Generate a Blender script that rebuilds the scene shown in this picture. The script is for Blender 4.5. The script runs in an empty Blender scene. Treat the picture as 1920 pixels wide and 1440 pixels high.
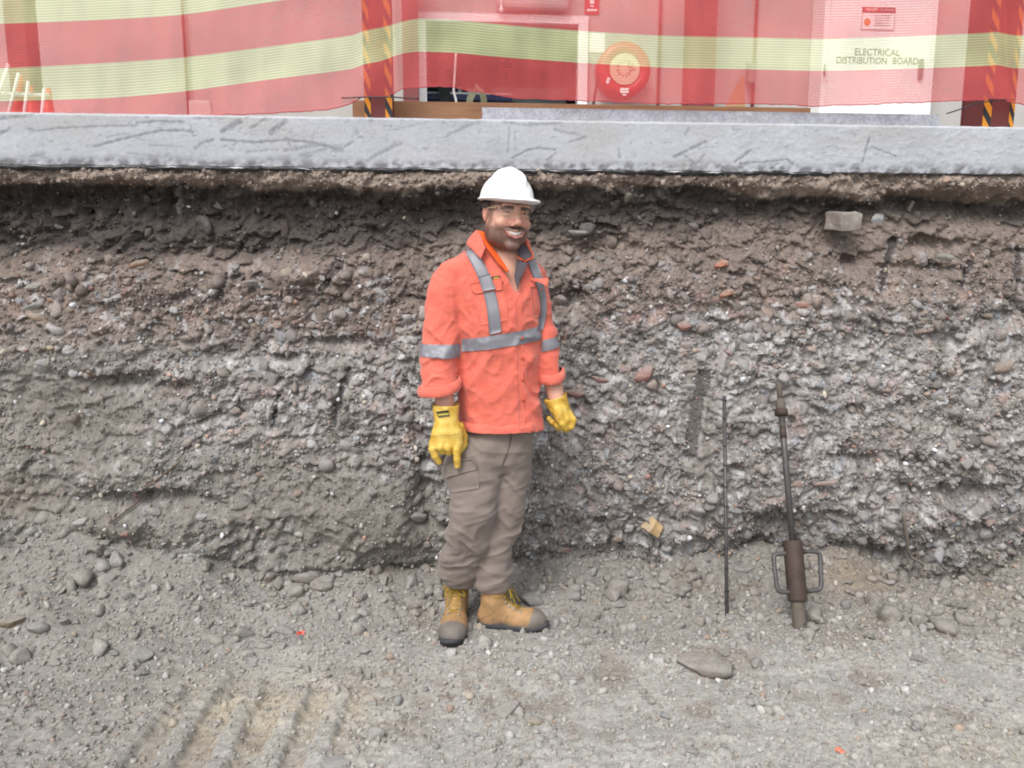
import bpy, bmesh, math, random
import numpy as np
from mathutils import Vector, Matrix
from mathutils.bvhtree import BVHTree

random.seed(7)
RNG = np.random.default_rng(11)
SC = bpy.context.scene
COL = SC.collection
R = math.radians

# ------------------------------------------------------------------ camera
F, PSI, TH, CAMH = 1500.0, R(5.0), R(9.0), 1.5
cam_d = bpy.data.cameras.new('camera')
cam_d.sensor_width = 36
cam_d.lens = F / 1920 * 36
cam_d.clip_start = 0.05
cam_d.clip_end = 500
cam = bpy.data.objects.new('camera', cam_d)
COL.objects.link(cam)
cam.location = (0, 0, CAMH)
cam.rotation_euler = (math.pi / 2 - TH, 0, -PSI)
SC.camera = cam

# ------------------------------------------------------------------ overcast daylight
SUN_EL, SUN_AZ = R(52), R(-150)      # azimuth from +Y towards +X: behind the photographer, to the left
world = bpy.data.worlds.new('World')
SC.world = world
world.use_nodes = True
wn = world.node_tree
sky = wn.nodes.new('ShaderNodeTexSky')
sky.sky_type = 'NISHITA'
sky.sun_disc = False
sky.sun_elevation = SUN_EL
sky.sun_rotation = SUN_AZ
sky.air_density = 1.0
sky.dust_density = 3.0
hs = wn.nodes.new('ShaderNodeHueSaturation')
hs.inputs['Saturation'].default_value = 0.28
wn.links.new(sky.outputs[0], hs.inputs['Color'])
bg = wn.nodes['Background']
wn.links.new(hs.outputs[0], bg.inputs['Color'])
bg.inputs['Strength'].default_value = 0.15
sd = bpy.data.lights.new('sun', 'SUN')
sd.energy = 1.3
sd.angle = R(24)
sd.color = (1.0, 0.965, 0.92)
sun = bpy.data.objects.new('sun', sd)
COL.objects.link(sun)
to_sun = Vector((math.sin(SUN_AZ) * math.cos(SUN_EL), math.cos(SUN_AZ) * math.cos(SUN_EL), math.sin(SUN_EL)))
sun.rotation_euler = to_sun.to_track_quat('Z', 'Y').to_euler()
sun.location = to_sun * 20
vs = SC.view_settings
vs.view_transform = 'Standard'
vs.look = 'None'
vs.exposure = 0.72
vs.gamma = 1.0
vs.use_curve_mapping = False
SC.cycles.filter_width = 1.9
SC.cycles.max_bounces = 8
SC.cycles.transparent_max_bounces = 12

# ------------------------------------------------------------------ where a point of the photograph lies at a given distance
_s, _c, _S, _C = math.sin(PSI), math.cos(PSI), math.sin(TH), math.cos(TH)
FW = np.array([_s * _C, _c * _C, -_S])
RT = np.array([_c, -_s, 0.0])
UP = np.array([_s * _S, _c * _S, _C])
EYE = np.array([0, 0, CAMH])


def ray(px, py):
    return FW + RT * (px - 960) / F + UP * (720 - py) / F


def P(px, py, Y):
    d = ray(px, py)
    return EYE + d * (Y / d[1])


def PZ(px, py, z):
    d = ray(px, py)
    return EYE + d * ((z - CAMH) / d[2])


def proj(x, y, z):
    q0, q1, q2 = x, y, z - CAMH
    zc = q0 * FW[0] + q1 * FW[1] + q2 * FW[2]
    zc = np.where(np.abs(zc) < .05, .05, zc)
    return (960 + F * (q0 * RT[0] + q1 * RT[1] + q2 * RT[2]) / zc,
            720 - F * (q0 * UP[0] + q1 * UP[1] + q2 * UP[2]) / zc, zc)


# ------------------------------------------------------------------ noise
def _hash(ix, iy, iz, seed):
    h = (ix.astype(np.int64) * 374761393 + iy.astype(np.int64) * 668265263 + iz.astype(np.int64) * 2147483647 + seed * 974711) & 0xffffffff
    h = ((h ^ (h >> 13)) * 1274126177) & 0xffffffff
    h = ((h ^ (h >> 16)) * 2246822519) & 0xffffffff
    return ((h ^ (h >> 15)) & 0xffff).astype(np.float32) / 65535.0


def vnoise2(x, y, seed=0):
    """gradient noise, about -1..1"""
    x = np.asarray(x, np.float32); y = np.asarray(y, np.float32)
    xi = np.floor(x); yi = np.floor(y)
    fx = x - xi; fy = y - yi
    u = fx * fx * fx * (fx * (fx * 6 - 15) + 10); v = fy * fy * fy * (fy * (fy * 6 - 15) + 10)
    xi = xi.astype(np.int64); yi = yi.astype(np.int64); z0 = np.zeros_like(xi)

    def g(ix, iy, dx, dy):
        a = _hash(ix, iy, z0, seed) * np.float32(2 * np.pi)
        return np.cos(a) * dx + np.sin(a) * dy
    a = g(xi, yi, fx, fy); b = g(xi + 1, yi, fx - 1, fy)
    c = g(xi, yi + 1, fx, fy - 1); d = g(xi + 1, yi + 1, fx - 1, fy - 1)
    return ((a + (b - a) * u) * (1 - v) + (c + (d - c) * u) * v) * 1.5


def fbm2(x, y, seed=0, oct=4, gain=.5, lac=2.03):
    s = 0; a = 1.0; t = 0
    for o in range(oct):
        s = s + a * vnoise2(x * lac ** o + 17.3 * o, y * lac ** o - 9.1 * o, seed + o)
        t += a; a *= gain
    return s / t


def vnoise3(x, y, z, seed=0):
    x = np.asarray(x, np.float32); y = np.asarray(y, np.float32); z = np.asarray(z, np.float32)
    xi = np.floor(x); yi = np.floor(y); zi = np.floor(z)
    fx = x - xi; fy = y - yi; fz = z - zi
    s = lambda t: t * t * t * (t * (t * 6 - 15) + 10)
    u, v, w = s(fx), s(fy), s(fz)
    xi = xi.astype(np.int64); yi = yi.astype(np.int64); zi = zi.astype(np.int64)
    h = lambda a, b, c: _hash(xi + a, yi + b, zi + c, seed) * 2 - 1
    l = lambda a, b, t: a + (b - a) * t
    return l(l(l(h(0, 0, 0), h(1, 0, 0), u), l(h(0, 1, 0), h(1, 1, 0), u), v),
             l(l(h(0, 0, 1), h(1, 0, 1), u), l(h(0, 1, 1), h(1, 1, 1), u), v), w)


def fbm3(x, y, z, seed=0, oct=3, gain=.5):
    s = 0; a = 1.0; t = 0
    for o in range(oct):
        s = s + a * vnoise3(x * 2 ** o + 5.2 * o, y * 2 ** o, z * 2 ** o, seed + o)
        t += a; a *= gain
    return s / t


def worley2(x, y, seed=0):
    """distance to the nearest and the second nearest random point, and the nearest one's random number"""
    x = np.asarray(x, np.float32); y = np.asarray(y, np.float32)
    xi = np.floor(x).astype(np.int64); yi = np.floor(y).astype(np.int64)
    z0 = np.zeros_like(xi)
    f1 = np.full(x.shape, 9, np.float32); f2 = f1.copy(); idv = np.zeros(x.shape, np.float32)
    for a in (-1, 0, 1):
        for b in (-1, 0, 1):
            cx, cy = xi + a, yi + b
            hx = _hash(cx, cy, z0, seed); hy = _hash(cx, cy, z0, seed + 77)
            d = np.hypot(cx + hx - x, cy + hy - y)
            m = d < f1
            f2 = np.where(m, f1, np.minimum(f2, d))
            idv = np.where(m, _hash(cx, cy, z0, seed + 131), idv)
            f1 = np.where(m, d, f1)
    return f1, f2, idv


def sstep(a, b, x):
    t = np.clip((x - a) / (b - a), 0, 1)
    return t * t * (3 - 2 * t)


def lin(r, g, b, k=1.0):
    f = lambda c: (c / 255) / 12.92 if c <= 10.3 else (((c / 255) + .055) / 1.055) ** 2.4
    return np.array([f(r) * k, f(g) * k, f(b) * k], np.float32)


# ------------------------------------------------------------------ materials
def mat_new(name):
    m = bpy.data.materials.new(name)
    m.use_nodes = True
    nt = m.node_tree
    return m, nt, nt.nodes['Principled BSDF']


def N(nt, t, **kw):
    n = nt.nodes.new(t)
    for k, v in kw.items():
        if k in n.inputs.keys():
            n.inputs[k].default_value = v
        else:
            setattr(n, k, v)
    return n


def noise_node(nt, scale, detail=4, rough=.6, vec=None):
    n = N(nt, 'ShaderNodeTexNoise')
    n.inputs['Scale'].default_value = scale
    n.inputs['Detail'].default_value = detail
    n.inputs['Roughness'].default_value = rough
    if vec is not None:
        nt.links.new(vec, n.inputs['Vector'])
    return n


def ramp(nt, src, stops):
    r = N(nt, 'ShaderNodeValToRGB')
    e = r.color_ramp.elements
    while len(e) < len(stops):
        e.new(.5)
    for i, (p, c) in enumerate(stops):
        e[i].position = p
        e[i].color = (c, c, c, 1) if not hasattr(c, '__len__') else (*c[:3], 1)
    nt.links.new(src, r.inputs[0])
    return r


def mul_color(nt, a, b, fac=1.0, mode='MULTIPLY'):
    m = N(nt, 'ShaderNodeMix', data_type='RGBA', blend_type=mode)
    m.inputs[0].default_value = fac
    nt.links.new(a, m.inputs[6])
    nt.links.new(b, m.inputs[7])
    return m.outputs[2]


def bump_chain(nt, bsdf, items):
    prev = None
    for src, strength, dist in items:
        b = N(nt, 'ShaderNodeBump')
        b.inputs['Strength'].default_value = strength
        b.inputs['Distance'].default_value = dist
        nt.links.new(src, b.inputs['Height'])
        if prev is not None:
            nt.links.new(prev, b.inputs['Normal'])
        prev = b.outputs[0]
    nt.links.new(prev, bsdf.inputs['Normal'])


def simple_mat(name, color, rough=.6, metal=0.0, var=.12, vscale=20, bump=.1, bscale=80, bdist=.002, spec=.5):
    m, nt, b = mat_new(name)
    tc = N(nt, 'ShaderNodeTexCoord').outputs['Object']
    n = noise_node(nt, vscale, 5, .6, tc)
    r = ramp(nt, n.outputs[0], [(.25, 1 - var), (.75, 1 + var)])
    rgb = N(nt, 'ShaderNodeRGB')
    rgb.outputs[0].default_value = (*[float(c) for c in color], 1)
    nt.links.new(mul_color(nt, rgb.outputs[0], r.outputs[0]), b.inputs['Base Color'])
    b.inputs['Roughness'].default_value = rough
    b.inputs['Metallic'].default_value = metal
    b.inputs['Specular IOR Level'].default_value = spec
    if bump:
        n2 = noise_node(nt, bscale, 4, .6, tc)
        bump_chain(nt, b, [(n2.outputs[0], bump, bdist)])
    return m


DUST = (.27, .256, .236)


def earth_mat(name, source='attr', var=.22, b1=.6, b2=.5, speck=1.0):
    """soil and stone: the colour comes from the point colours (or from the object's own colour), grain from noise"""
    m, nt, b = mat_new(name)
    tc = N(nt, 'ShaderNodeTexCoord')
    v = tc.outputs['Object']
    if source == 'attr':
        c = N(nt, 'ShaderNodeAttribute', attribute_name='Col').outputs['Color']
    else:
        c = N(nt, 'ShaderNodeObjectInfo').outputs['Color']
    k_ = 1.0 if source == 'attr' else .05
    n1 = noise_node(nt, 55 * k_, 7, .72, v)
    n2 = noise_node(nt, 230 * k_, 4, .7, v)
    n3 = noise_node(nt, 120 * k_, 3, .6, v)
    r1 = ramp(nt, n1.outputs[0], [(.28, 1 - var), (.72, 1 + var)])
    r2 = ramp(nt, n2.outputs[0], [(.28, 1 - .38 * speck), (.58, 1.03), (.76, 1 + .62 * speck)])
    r3 = ramp(nt, n3.outputs[0], [(.62, 0.0), (.72, .42 * speck)])
    if source != 'attr':
        geo = N(nt, 'ShaderNodeNewGeometry')
        sp = N(nt, 'ShaderNodeSeparateXYZ'); nt.links.new(geo.outputs['Normal'], sp.inputs[0])
        nd = noise_node(nt, 2.2, 5, .7, v)
        ad = N(nt, 'ShaderNodeMath', operation='MULTIPLY_ADD'); ad.inputs[1].default_value = .22
        nt.links.new(sp.outputs[2], ad.inputs[0]); nt.links.new(nd.outputs[0], ad.inputs[2])
        rd = ramp(nt, ad.outputs[0], [(.42, .08), (.72, .8)])
        dustc = N(nt, 'ShaderNodeRGB'); dustc.outputs[0].default_value = (*DUST, 1)
        dm = N(nt, 'ShaderNodeMix', data_type='RGBA')
        nt.links.new(rd.outputs[0], dm.inputs[0]); nt.links.new(c, dm.inputs[6]); nt.links.new(dustc.outputs[0], dm.inputs[7])
        c = dm.outputs[2]
    c = mul_color(nt, c, r1.outputs[0])
    c = mul_color(nt, c, r2.outputs[0])
    pale = N(nt, 'ShaderNodeRGB'); pale.outputs[0].default_value = (.34, .33, .32, 1)
    mx = N(nt, 'ShaderNodeMix', data_type='RGBA')
    nt.links.new(r3.outputs[0], mx.inputs[0]); nt.links.new(c, mx.inputs[6]); nt.links.new(pale.outputs[0], mx.inputs[7])
    nt.links.new(mx.outputs[2], b.inputs['Base Color'])
    b.inputs['Roughness'].default_value = .93
    b.inputs['Specular IOR Level'].default_value = .25
    bump_chain(nt, b, [(n1.outputs[0], b1, .010), (n2.outputs[0], b2, .0035)])
    return m


# ------------------------------------------------------------------ objects
def props(o, label=None, cat=None, group=None, kind=None):
    for k, v in (('label', label), ('category', cat), ('group', group), ('kind', kind)):
        if v:
            o[k] = v
    return o


def empty(name, loc=(0, 0, 0), label=None, cat=None, group=None):
    o = bpy.data.objects.new(name, None)
    COL.objects.link(o)
    o.location = [float(c) for c in loc]
    o.empty_display_size = .1
    bpy.context.view_layer.update()
    return props(o, label, cat, group)


def link(name, me, mat=None, parent=None, smooth=True):
    o = bpy.data.objects.new(name, me)
    COL.objects.link(o)
    if mat is not None:
        if len(me.materials) == 0:
            me.materials.append(mat)
    if parent is not None:
        o.parent = parent
        o.matrix_parent_inverse = PW(parent)
    if smooth:
        me.polygons.foreach_set('use_smooth', np.ones(len(me.polygons), bool))
    return o


def PW(p):
    """inverse of the parent's world matrix, from its own values (world coordinates are used for all parts)"""
    m = p.matrix_basis.copy()
    if p.parent is not None:
        m = p.parent.matrix_basis @ p.matrix_parent_inverse @ m
    return m.inverted()


def np_mesh(name, verts, faces, col=None, uvn=None):
    """mesh from arrays; faces: (n,3) or (n,4) array, or a list of such arrays"""
    me = bpy.data.meshes.new(name)
    fl = faces if isinstance(faces, list) else [faces]
    fl = [np.asarray(f, np.int32) for f in fl if len(f)]
    verts = np.asarray(verts, np.float32)
    nl = sum(f.size for f in fl); npoly = sum(len(f) for f in fl)
    me.vertices.add(len(verts)); me.vertices.foreach_set('co', verts.ravel())
    me.loops.add(nl); me.polygons.add(npoly)
    me.loops.foreach_set('vertex_index', np.concatenate([f.ravel() for f in fl]))
    tot = np.concatenate([np.full(len(f), f.shape[1], np.int32) for f in fl])
    st = np.concatenate([[0], np.cumsum(tot)[:-1]]).astype(np.int32)
    me.polygons.foreach_set('loop_start', st)
    me.polygons.foreach_set('loop_total', tot)
    me.update(calc_edges=True)
    if col is not None:
        a = me.color_attributes.new('Col', 'FLOAT_COLOR', 'POINT')
        c = np.ones((len(verts), 4), np.float32); c[:, :3] = col
        a.data.foreach_set('color', c.ravel())
    if uvn is not None:
        a = me.attributes.new('uvn', 'FLOAT_VECTOR', 'POINT')
        u = np.zeros((len(verts), 3), np.float32); u[:, :uvn.shape[1]] = uvn
        a.data.foreach_set('vector', u.ravel())
    return me


def grid_faces(nu, nv, flip=False):
    i = np.arange(nu - 1)[:, None] * nv + np.arange(nv - 1)[None]
    q = np.stack([i, i + nv, i + nv + 1, i + 1], -1).reshape(-1, 4)
    return q[:, ::-1] if flip else q


def bm_mesh(name, bm):
    bmesh.ops.recalc_face_normals(bm, faces=bm.faces)
    me = bpy.data.meshes.new(name)
    bm.to_mesh(me)
    bm.free()
    return me


def add_box(bm, c, s, rot=None, bevel=0.0):
    m = Matrix.Translation(Vector([float(v) for v in c]))
    if rot is not None:
        m = m @ rot.to_4x4()
    r = bmesh.ops.create_cube(bm, size=1, matrix=m @ Matrix.Diagonal((*[float(v) for v in s], 1)))
    if bevel:
        es = list({e for v in r['verts'] for e in v.link_edges})
        bmesh.ops.bevel(bm, geom=es, offset=bevel, segments=2, affect='EDGES', profile=.6)


def tube(bm, pts, rad, seg=10, caps=True):
    """a swept tube through pts; rad a number or one per point"""
    pts = [Vector([float(c) for c in p]) for p in pts]
    n = len(pts)
    rad = [rad] * n if not hasattr(rad, '__len__') else list(rad)
    rings = []
    prev = None
    for i, p in enumerate(pts):
        t = (pts[min(i + 1, n - 1)] - pts[max(i - 1, 0)]).normalized()
        if prev is None:
            a = t.orthogonal().normalized()
        else:
            a = (prev - t * prev.dot(t)).normalized()
        prev = a
        b = t.cross(a)
        rings.append([bm.verts.new(p + (a * math.cos(2 * math.pi * k / seg) + b * math.sin(2 * math.pi * k / seg)) * rad[i]) for k in range(seg)])
    for r0, r1 in zip(rings, rings[1:]):
        for k in range(seg):
            bm.faces.new((r0[k], r0[(k + 1) % seg], r1[(k + 1) % seg], r1[k]))
    if caps:
        bm.faces.new(rings[0][::-1]); bm.faces.new(rings[-1])


def spline(pts, n=8):
    """Catmull-Rom through pts"""
    pts = np.asarray(pts, float)
    q = np.vstack([2 * pts[0] - pts[1], pts, 2 * pts[-1] - pts[-2]])
    out = []
    for i in range(1, len(q) - 2):
        for t in np.linspace(0, 1, n, endpoint=False):
            a, b, c, d = q[i - 1], q[i], q[i + 1], q[i + 2]
            out.append(.5 * ((2 * b) + (c - a) * t + (2 * a - 5 * b + 4 * c - d) * t * t + (3 * b - a - 3 * c + d) * t ** 3))
    out.append(pts[-1])
    return np.array(out)


def tube_obj(name, pts, rad, mat, parent=None, seg=10):
    bm = bmesh.new()
    tube(bm, pts, rad, seg)
    return link(name, bm_mesh(name, bm), mat, parent)


def box_obj(name, c, s, mat, parent=None, rot=None, bevel=0.0):
    bm = bmesh.new()
    add_box(bm, c, s, rot, bevel)
    return link(name, bm_mesh(name, bm), mat, parent, smooth=False)


def text_obj(name, body, loc, size, mat, parent, rot=(math.pi / 2, 0, 0), width=None, align='CENTER'):
    cu = bpy.data.curves.new(name, 'FONT')
    cu.body = body
    cu.size = size
    cu.align_x = align
    cu.align_y = 'CENTER'
    cu.extrude = .0008
    cu.resolution_u = 3
    t = bpy.data.objects.new(name, cu)
    COL.objects.link(t)
    me = bpy.data.meshes.new_from_object(t.evaluated_get(bpy.context.evaluated_depsgraph_get()))
    bpy.data.objects.remove(t)
    bpy.data.curves.remove(cu)
    co = np.zeros(len(me.vertices) * 3, np.float32); me.vertices.foreach_get('co', co); co = co.reshape(-1, 3)
    if width:
        co[:, 0] *= width / max(np.ptp(co[:, 0]), 1e-6)
    M = np.array(Matrix.Translation(Vector([float(c) for c in loc])) @ Matrix.Rotation(rot[2], 4, 'Z') @ Matrix.Rotation(rot[0], 4, 'X'))
    co = co @ M[:3, :3].T + M[:3, 3]
    me.vertices.foreach_set('co', co.astype(np.float32).ravel())
    me.update()
    return link(name, me, mat, parent, smooth=False)


# ------------------------------------------------------------------ rocks
def rock_arrays(sub, seed, cuts=9, flat=.75):
    rg = np.random.default_rng(seed)
    bm = bmesh.new()
    bmesh.ops.create_icosphere(bm, subdivisions=sub, radius=1)
    v = np.array([p.co[:] for p in bm.verts], np.float32)
    f = np.array([[q.index for q in p.verts] for p in bm.faces], np.int32)
    bm.free()
    v *= 1 + .16 * fbm3(v[:, 0] * 1.3 + seed, v[:, 1] * 1.3, v[:, 2] * 1.3, seed, 3)[:, None]
    for _ in range(cuts):
        n = rg.normal(size=3); n /= np.linalg.norm(n)
        d = rg.uniform(.42, .78)
        k = v @ n - d
        v -= np.where(k > 0, k, 0)[:, None] * n[None] * .92
    if sub >= 3:
        v *= 1 + .05 * fbm3(v[:, 0] * 4 + seed, v[:, 1] * 4, v[:, 2] * 4, seed + 5, 2)[:, None]
    v *= np.array([1.0, rg.uniform(.65, .95), rg.uniform(flat - .2, flat + .1)])
    return v.astype(np.float32), f


_o = np.array([(1, 0, 0), (-1, 0, 0), (0, 1, 0), (0, -1, 0), (0, 0, 1), (0, 0, -1)], np.float32)
_of = np.array([(0, 2, 4), (2, 1, 4), (1, 3, 4), (3, 0, 4), (2, 0, 5), (1, 2, 5), (3, 1, 5), (0, 3, 5)], np.int32)
ROCK0 = [((_o * np.random.default_rng(i).uniform(.55, 1.25, (6, 1)) + np.random.default_rng(i + 50).normal(0, .18, (6, 3))).astype(np.float32), _of) for i in range(12)]
ROCK1 = [rock_arrays(1, 100 + i, 5) for i in range(10)]
ROCK2 = [rock_arrays(2, 200 + i, 13, .8) for i in range(18)]
ROCK3 = [rock_arrays(3, 300 + i, 15, .85) for i in range(20)]


def rand_rot(n, rg):
    q = rg.normal(size=(n, 4)); q /= np.linalg.norm(q, axis=1)[:, None]
    w, x, y, z = q.T
    return np.stack([np.stack([1 - 2 * (y * y + z * z), 2 * (x * y - z * w), 2 * (x * z + y * w)], -1),
                     np.stack([2 * (x * y + z * w), 1 - 2 * (x * x + z * z), 2 * (y * z - x * w)], -1),
                     np.stack([2 * (x * z - y * w), 2 * (y * z + x * w), 1 - 2 * (x * x + y * y)], -1)], 1)


def scatter_mesh(name, lib, pos, rad, col, rg):
    """many small stones in one mesh, each with its own shape, turn, size and colour"""
    n = len(pos)
    k = rg.integers(0, len(lib), n)
    rot = rand_rot(n, rg)
    vs_, fs_, cs_ = [], [], []
    off = 0
    for i, (v, f) in enumerate(lib):
        s = np.where(k == i)[0]
        if not len(s):
            continue
        w = np.einsum('nij,vj->nvi', rot[s], v) * rad[s][:, None, None] + pos[s][:, None]
        vs_.append(w.reshape(-1, 3))
        fs_.append((f[None] + (np.arange(len(s)) * len(v))[:, None, None] + off).reshape(-1, 3))
        cs_.append(np.repeat(col[s], len(v), 0))
        off += len(s) * len(v)
    return np_mesh(name, np.concatenate(vs_), np.concatenate(fs_), np.concatenate(cs_))


MAT_EARTH = earth_mat('earth', var=.26, b1=.55, b2=.55)
MAT_STONES = earth_mat('stones', var=.14, b1=.35, b2=.35, speck=.45)
MAT_ROCK = earth_mat('rock', 'object', var=.2, b1=.6, b2=.5, speck=.6)
ROUND_MESH = [np_mesh('clod', *rock_arrays(3, 400 + i, 7, .9)) for i in range(10)]
for _m in ROUND_MESH:
    _m.materials.append(MAT_ROCK)
ROCK_MESH = [np_mesh('rock', v, f) for v, f in ROCK3]
for _m in ROCK_MESH:
    _m.materials.append(MAT_ROCK)


def rock_obj(name, pos, scale, color, parent=None, rot=None, mesh=None, label=None, cat=None, group=None, smooth=False):
    me = mesh if mesh is not None else random.choice(ROCK_MESH)
    o = bpy.data.objects.new(name, me)
    COL.objects.link(o)
    o.location = [float(c) for c in pos]
    o.scale = [float(s) for s in scale] if hasattr(scale, '__len__') else [float(scale)] * 3
    o.rotation_euler = rot if rot is not None else (random.uniform(0, 6.28), random.uniform(0, 6.28), random.uniform(0, 6.28))
    o.color = (*[float(c) for c in color], 1)
    if parent is not None:
        o.parent = parent
    return props(o, label, cat, group)
# ================================================================== THE EXCAVATED FACE
SLAB_Y, SLAB_T, SLAB_B = 3.60, 2.093, 1.886
KW, KG = .92, .71          # photograph's shade of a lit surface -> its own colour


def dense_axis(a, b, step, far_a, far_b, grow=1.09):
    core = np.arange(a, b + step * .5, step)
    out = [core]
    s, x, left = step, a, []
    while x > far_a:
        s *= grow; x -= s; left.append(x)
    s, x, right = step, b, []
    while x < far_b:
        s *= grow; x += s; right.append(x)
    return np.concatenate([left[::-1], core, right]).astype(np.float32)


wx = dense_axis(-2.35, 3.15, .0076, -9, 9)
wz = np.arange(-.32, SLAB_B + .012, .0073).astype(np.float32)
WX, WZ = np.meshgrid(wx, wz, indexing='ij')
prof_z = [-.35, .0, .12, .25, .4, .6, .8, 1.0, 1.2, 1.4, 1.55, 1.66, 1.755, 1.79, 1.82, 1.90]
prof_y = [3.56, 3.55, 3.545, 3.50, 3.48, 3.50, 3.53, 3.56, 3.60, 3.64, 3.685, 3.715, 3.728, 3.68, 3.635, 3.650]
WY = np.interp(WZ + .03 * vnoise2(WX * 3.3, WZ * 2, 3), prof_z, prof_y).astype(np.float32)
PX, PY, _ = proj(WX, WY, WZ)

# hollows and bulges seen in the photograph: pixel centre, half sizes, depth (positive goes into the bank)
HOLLOWS = [(110, 372, 190, 22, .055), (90, 440, 95, 40, .06), (420, 472, 90, 14, .03), (560, 420, 120, 40, .03), (330, 395, 60, 26, .035), (1558, 430, 44, 34, .04),
           (1735, 376, 66, 16, .06), (1885, 398, 70, 26, .05), (1600, 490, 22, 12, .06), (1735, 455, 40, 12, .05),
           (1062, 562, 34, 20, .05), (240, 716, 60, 16, .055), (300, 930, 80, 16, .05), (250, 1032, 110, 10, .03),
           (420, 1050, 70, 20, .03), (700, 1070, 120, 12, .06), (795, 925, 26, 60, .055), (575, 1076, 60, 10, .04),
           (1480, 980, 60, 24, .07), (1430, 1045, 44, 34, .06), (1610, 1035, 70, 18, .055), (1790, 925, 80, 18, .055),
           (1690, 1142, 60, 16, .09), (1870, 1150, 44, 14, .06), (1290, 360, 70, 14, .03), (1130, 470, 130, 18, .03),
           (1180, 350, 150, 10, .02), (980, 660, 90, 26, .03), (1630, 850, 80, 12, .03), (1880, 590, 60, 14, .03),
           (1740, 505, 46, 12, .04), (640, 640, 70, 10, .03), (520, 665, 60, 10, .03), (180, 350, 160, 8, .03)]
BULGES = [(585, 1050, 80, 26, .06), (700, 975, 120, 80, .05), (1700, 800, 170, 60, .03), (565, 508, 62, 20, .05),
          (240, 892, 90, 34, .035), (370, 1020, 60, 34, .06), (200, 975, 150, 30, .05), (1500, 900, 80, 50, .03), (1560, 1000, 90, 26, .03),
          (1650, 700, 200, 50, .02), (150, 650, 120, 60, .03), (480, 1045, 50, 26, .05), (1750, 560, 110, 26, .03),
          (880, 440, 0, 0, 0), (1600, 590, 120, 26, .025), (330, 300, 0, 0, 0), (1320, 545, 70, 18, .02)]
# smooth soil, where few stones show
SMOOTH = [(110, 760, 190, 120, 1), (560, 930, 160, 90, .8), (720, 1000, 110, 80, 1), (130, 985, 240, 60, .9), (1310, 780, 26, 130, .9),
          (1850, 1110, 160, 60, 1), (1740, 780, 120, 40, .4), (1665, 490, 20, 60, .8), (640, 740, 18, 60, .7)]


def blob(px, py, lst, pw=2.0):
    out = np.zeros_like(PX)
    wob = 1 + .6 * vnoise2(PX / 38, PY / 30, 91) + .4 * vnoise2(PX / 14, PY / 12, 92)
    for cx, cy, rx, ry, d in lst:
        if rx:
            q = ((px - cx) / rx) ** 2 + ((py - cy) / ry) ** 2
            out += d * np.exp(-(np.clip(q * wob, 0, 60)) ** pw * .7)
    return out


smooth_m = np.clip(blob(PX, PY, SMOOTH, 1.3), 0, 1)
rough_m = 1 - .75 * smooth_m
X, Z = WX, WZ
wx1 = X + .03 * vnoise2(X * 9, Z * 9, 21); wz1 = Z + .03 * vnoise2(X * 9 + 5, Z * 9, 22)
H = .045 * fbm2(X * 1.7, Z * 1.9, 1, 3)
H += .030 * (fbm2(wx1 * 4.4 + 3, wz1 * 5.6, 2, 3)) * (.4 + .6 * rough_m)
H += .024 * (1 - 2 * np.abs(fbm2(wx1 * 6, wz1 * 8, 4, 3))) * (0.5 + .5 * rough_m)          # clods with creases between
H += .026 * fbm2(wx1 * 12, wz1 * 17, 7, 4, .62) * (.35 + .65 * rough_m)
H += .012 * (.6 - np.abs(fbm2(wx1 * 28, wz1 * 34, 8, 2))) * rough_m
f1, f2, cid = worley2(wx1 * 14, wz1 * 18, 5)
lumpy = sstep(-.1, .4, fbm2(X * 3.5, Z * 4.5, 9, 2))
H += (.014 * np.clip(f2 - f1, 0, .4) + .012 * (cid - .5)) * rough_m * lumpy                 # broken lumps
f1b, f2b, cidb = worley2(wx1 * 36 + 3, wz1 * 44, 6)
H += (.009 * np.clip(f2b - f1b, 0, .5) + .010 * (cidb - .5)) * rough_m
saw = lambda p: np.where(p < .78, (1 - p / .78), (p - .78) / .22)                            # ledges: full below, cut under
ph = np.mod(Z * 6.5 + 2.3 * fbm2(X * 3.6, Z * 3.2, 31, 3) + .5 * X, 1)
lm = sstep(-.05, .35, fbm2(X * 5.2, Z * 6.4, 33, 2))
H += .036 * (saw(ph) - .4) * lm * (.35 + .65 * rough_m)
ph2 = np.mod(Z * 16 + 2.4 * fbm2(X * 8, Z * 7, 35, 3) - 1.5 * X, 1)
lm2 = sstep(-.05, .3, fbm2(X * 9.1, Z * 11.4, 37, 2))
H += .013 * (saw(ph2) - .4) * lm2 * rough_m
H += .0065 * fbm2(X * 52, Z * 58, 41, 3, .65) * (.35 + .65 * rough_m)
H += .0035 * vnoise2(X * 110, Z * 110, 45) * (.35 + .65 * rough_m)
H += 1.25 * blob(PX, PY, BULGES, 1.2) - 1.35 * blob(PX, PY, HOLLOWS, 1.2)
H += .014 * (fbm2(X * 30, Z * 30, 47, 3, .65)) * (PY < 362)
H *= sstep(SLAB_B + .01, SLAB_B - .03, Z) * .85 + .15
H = np.where(X < -2.4, H * .7, H)
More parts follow.
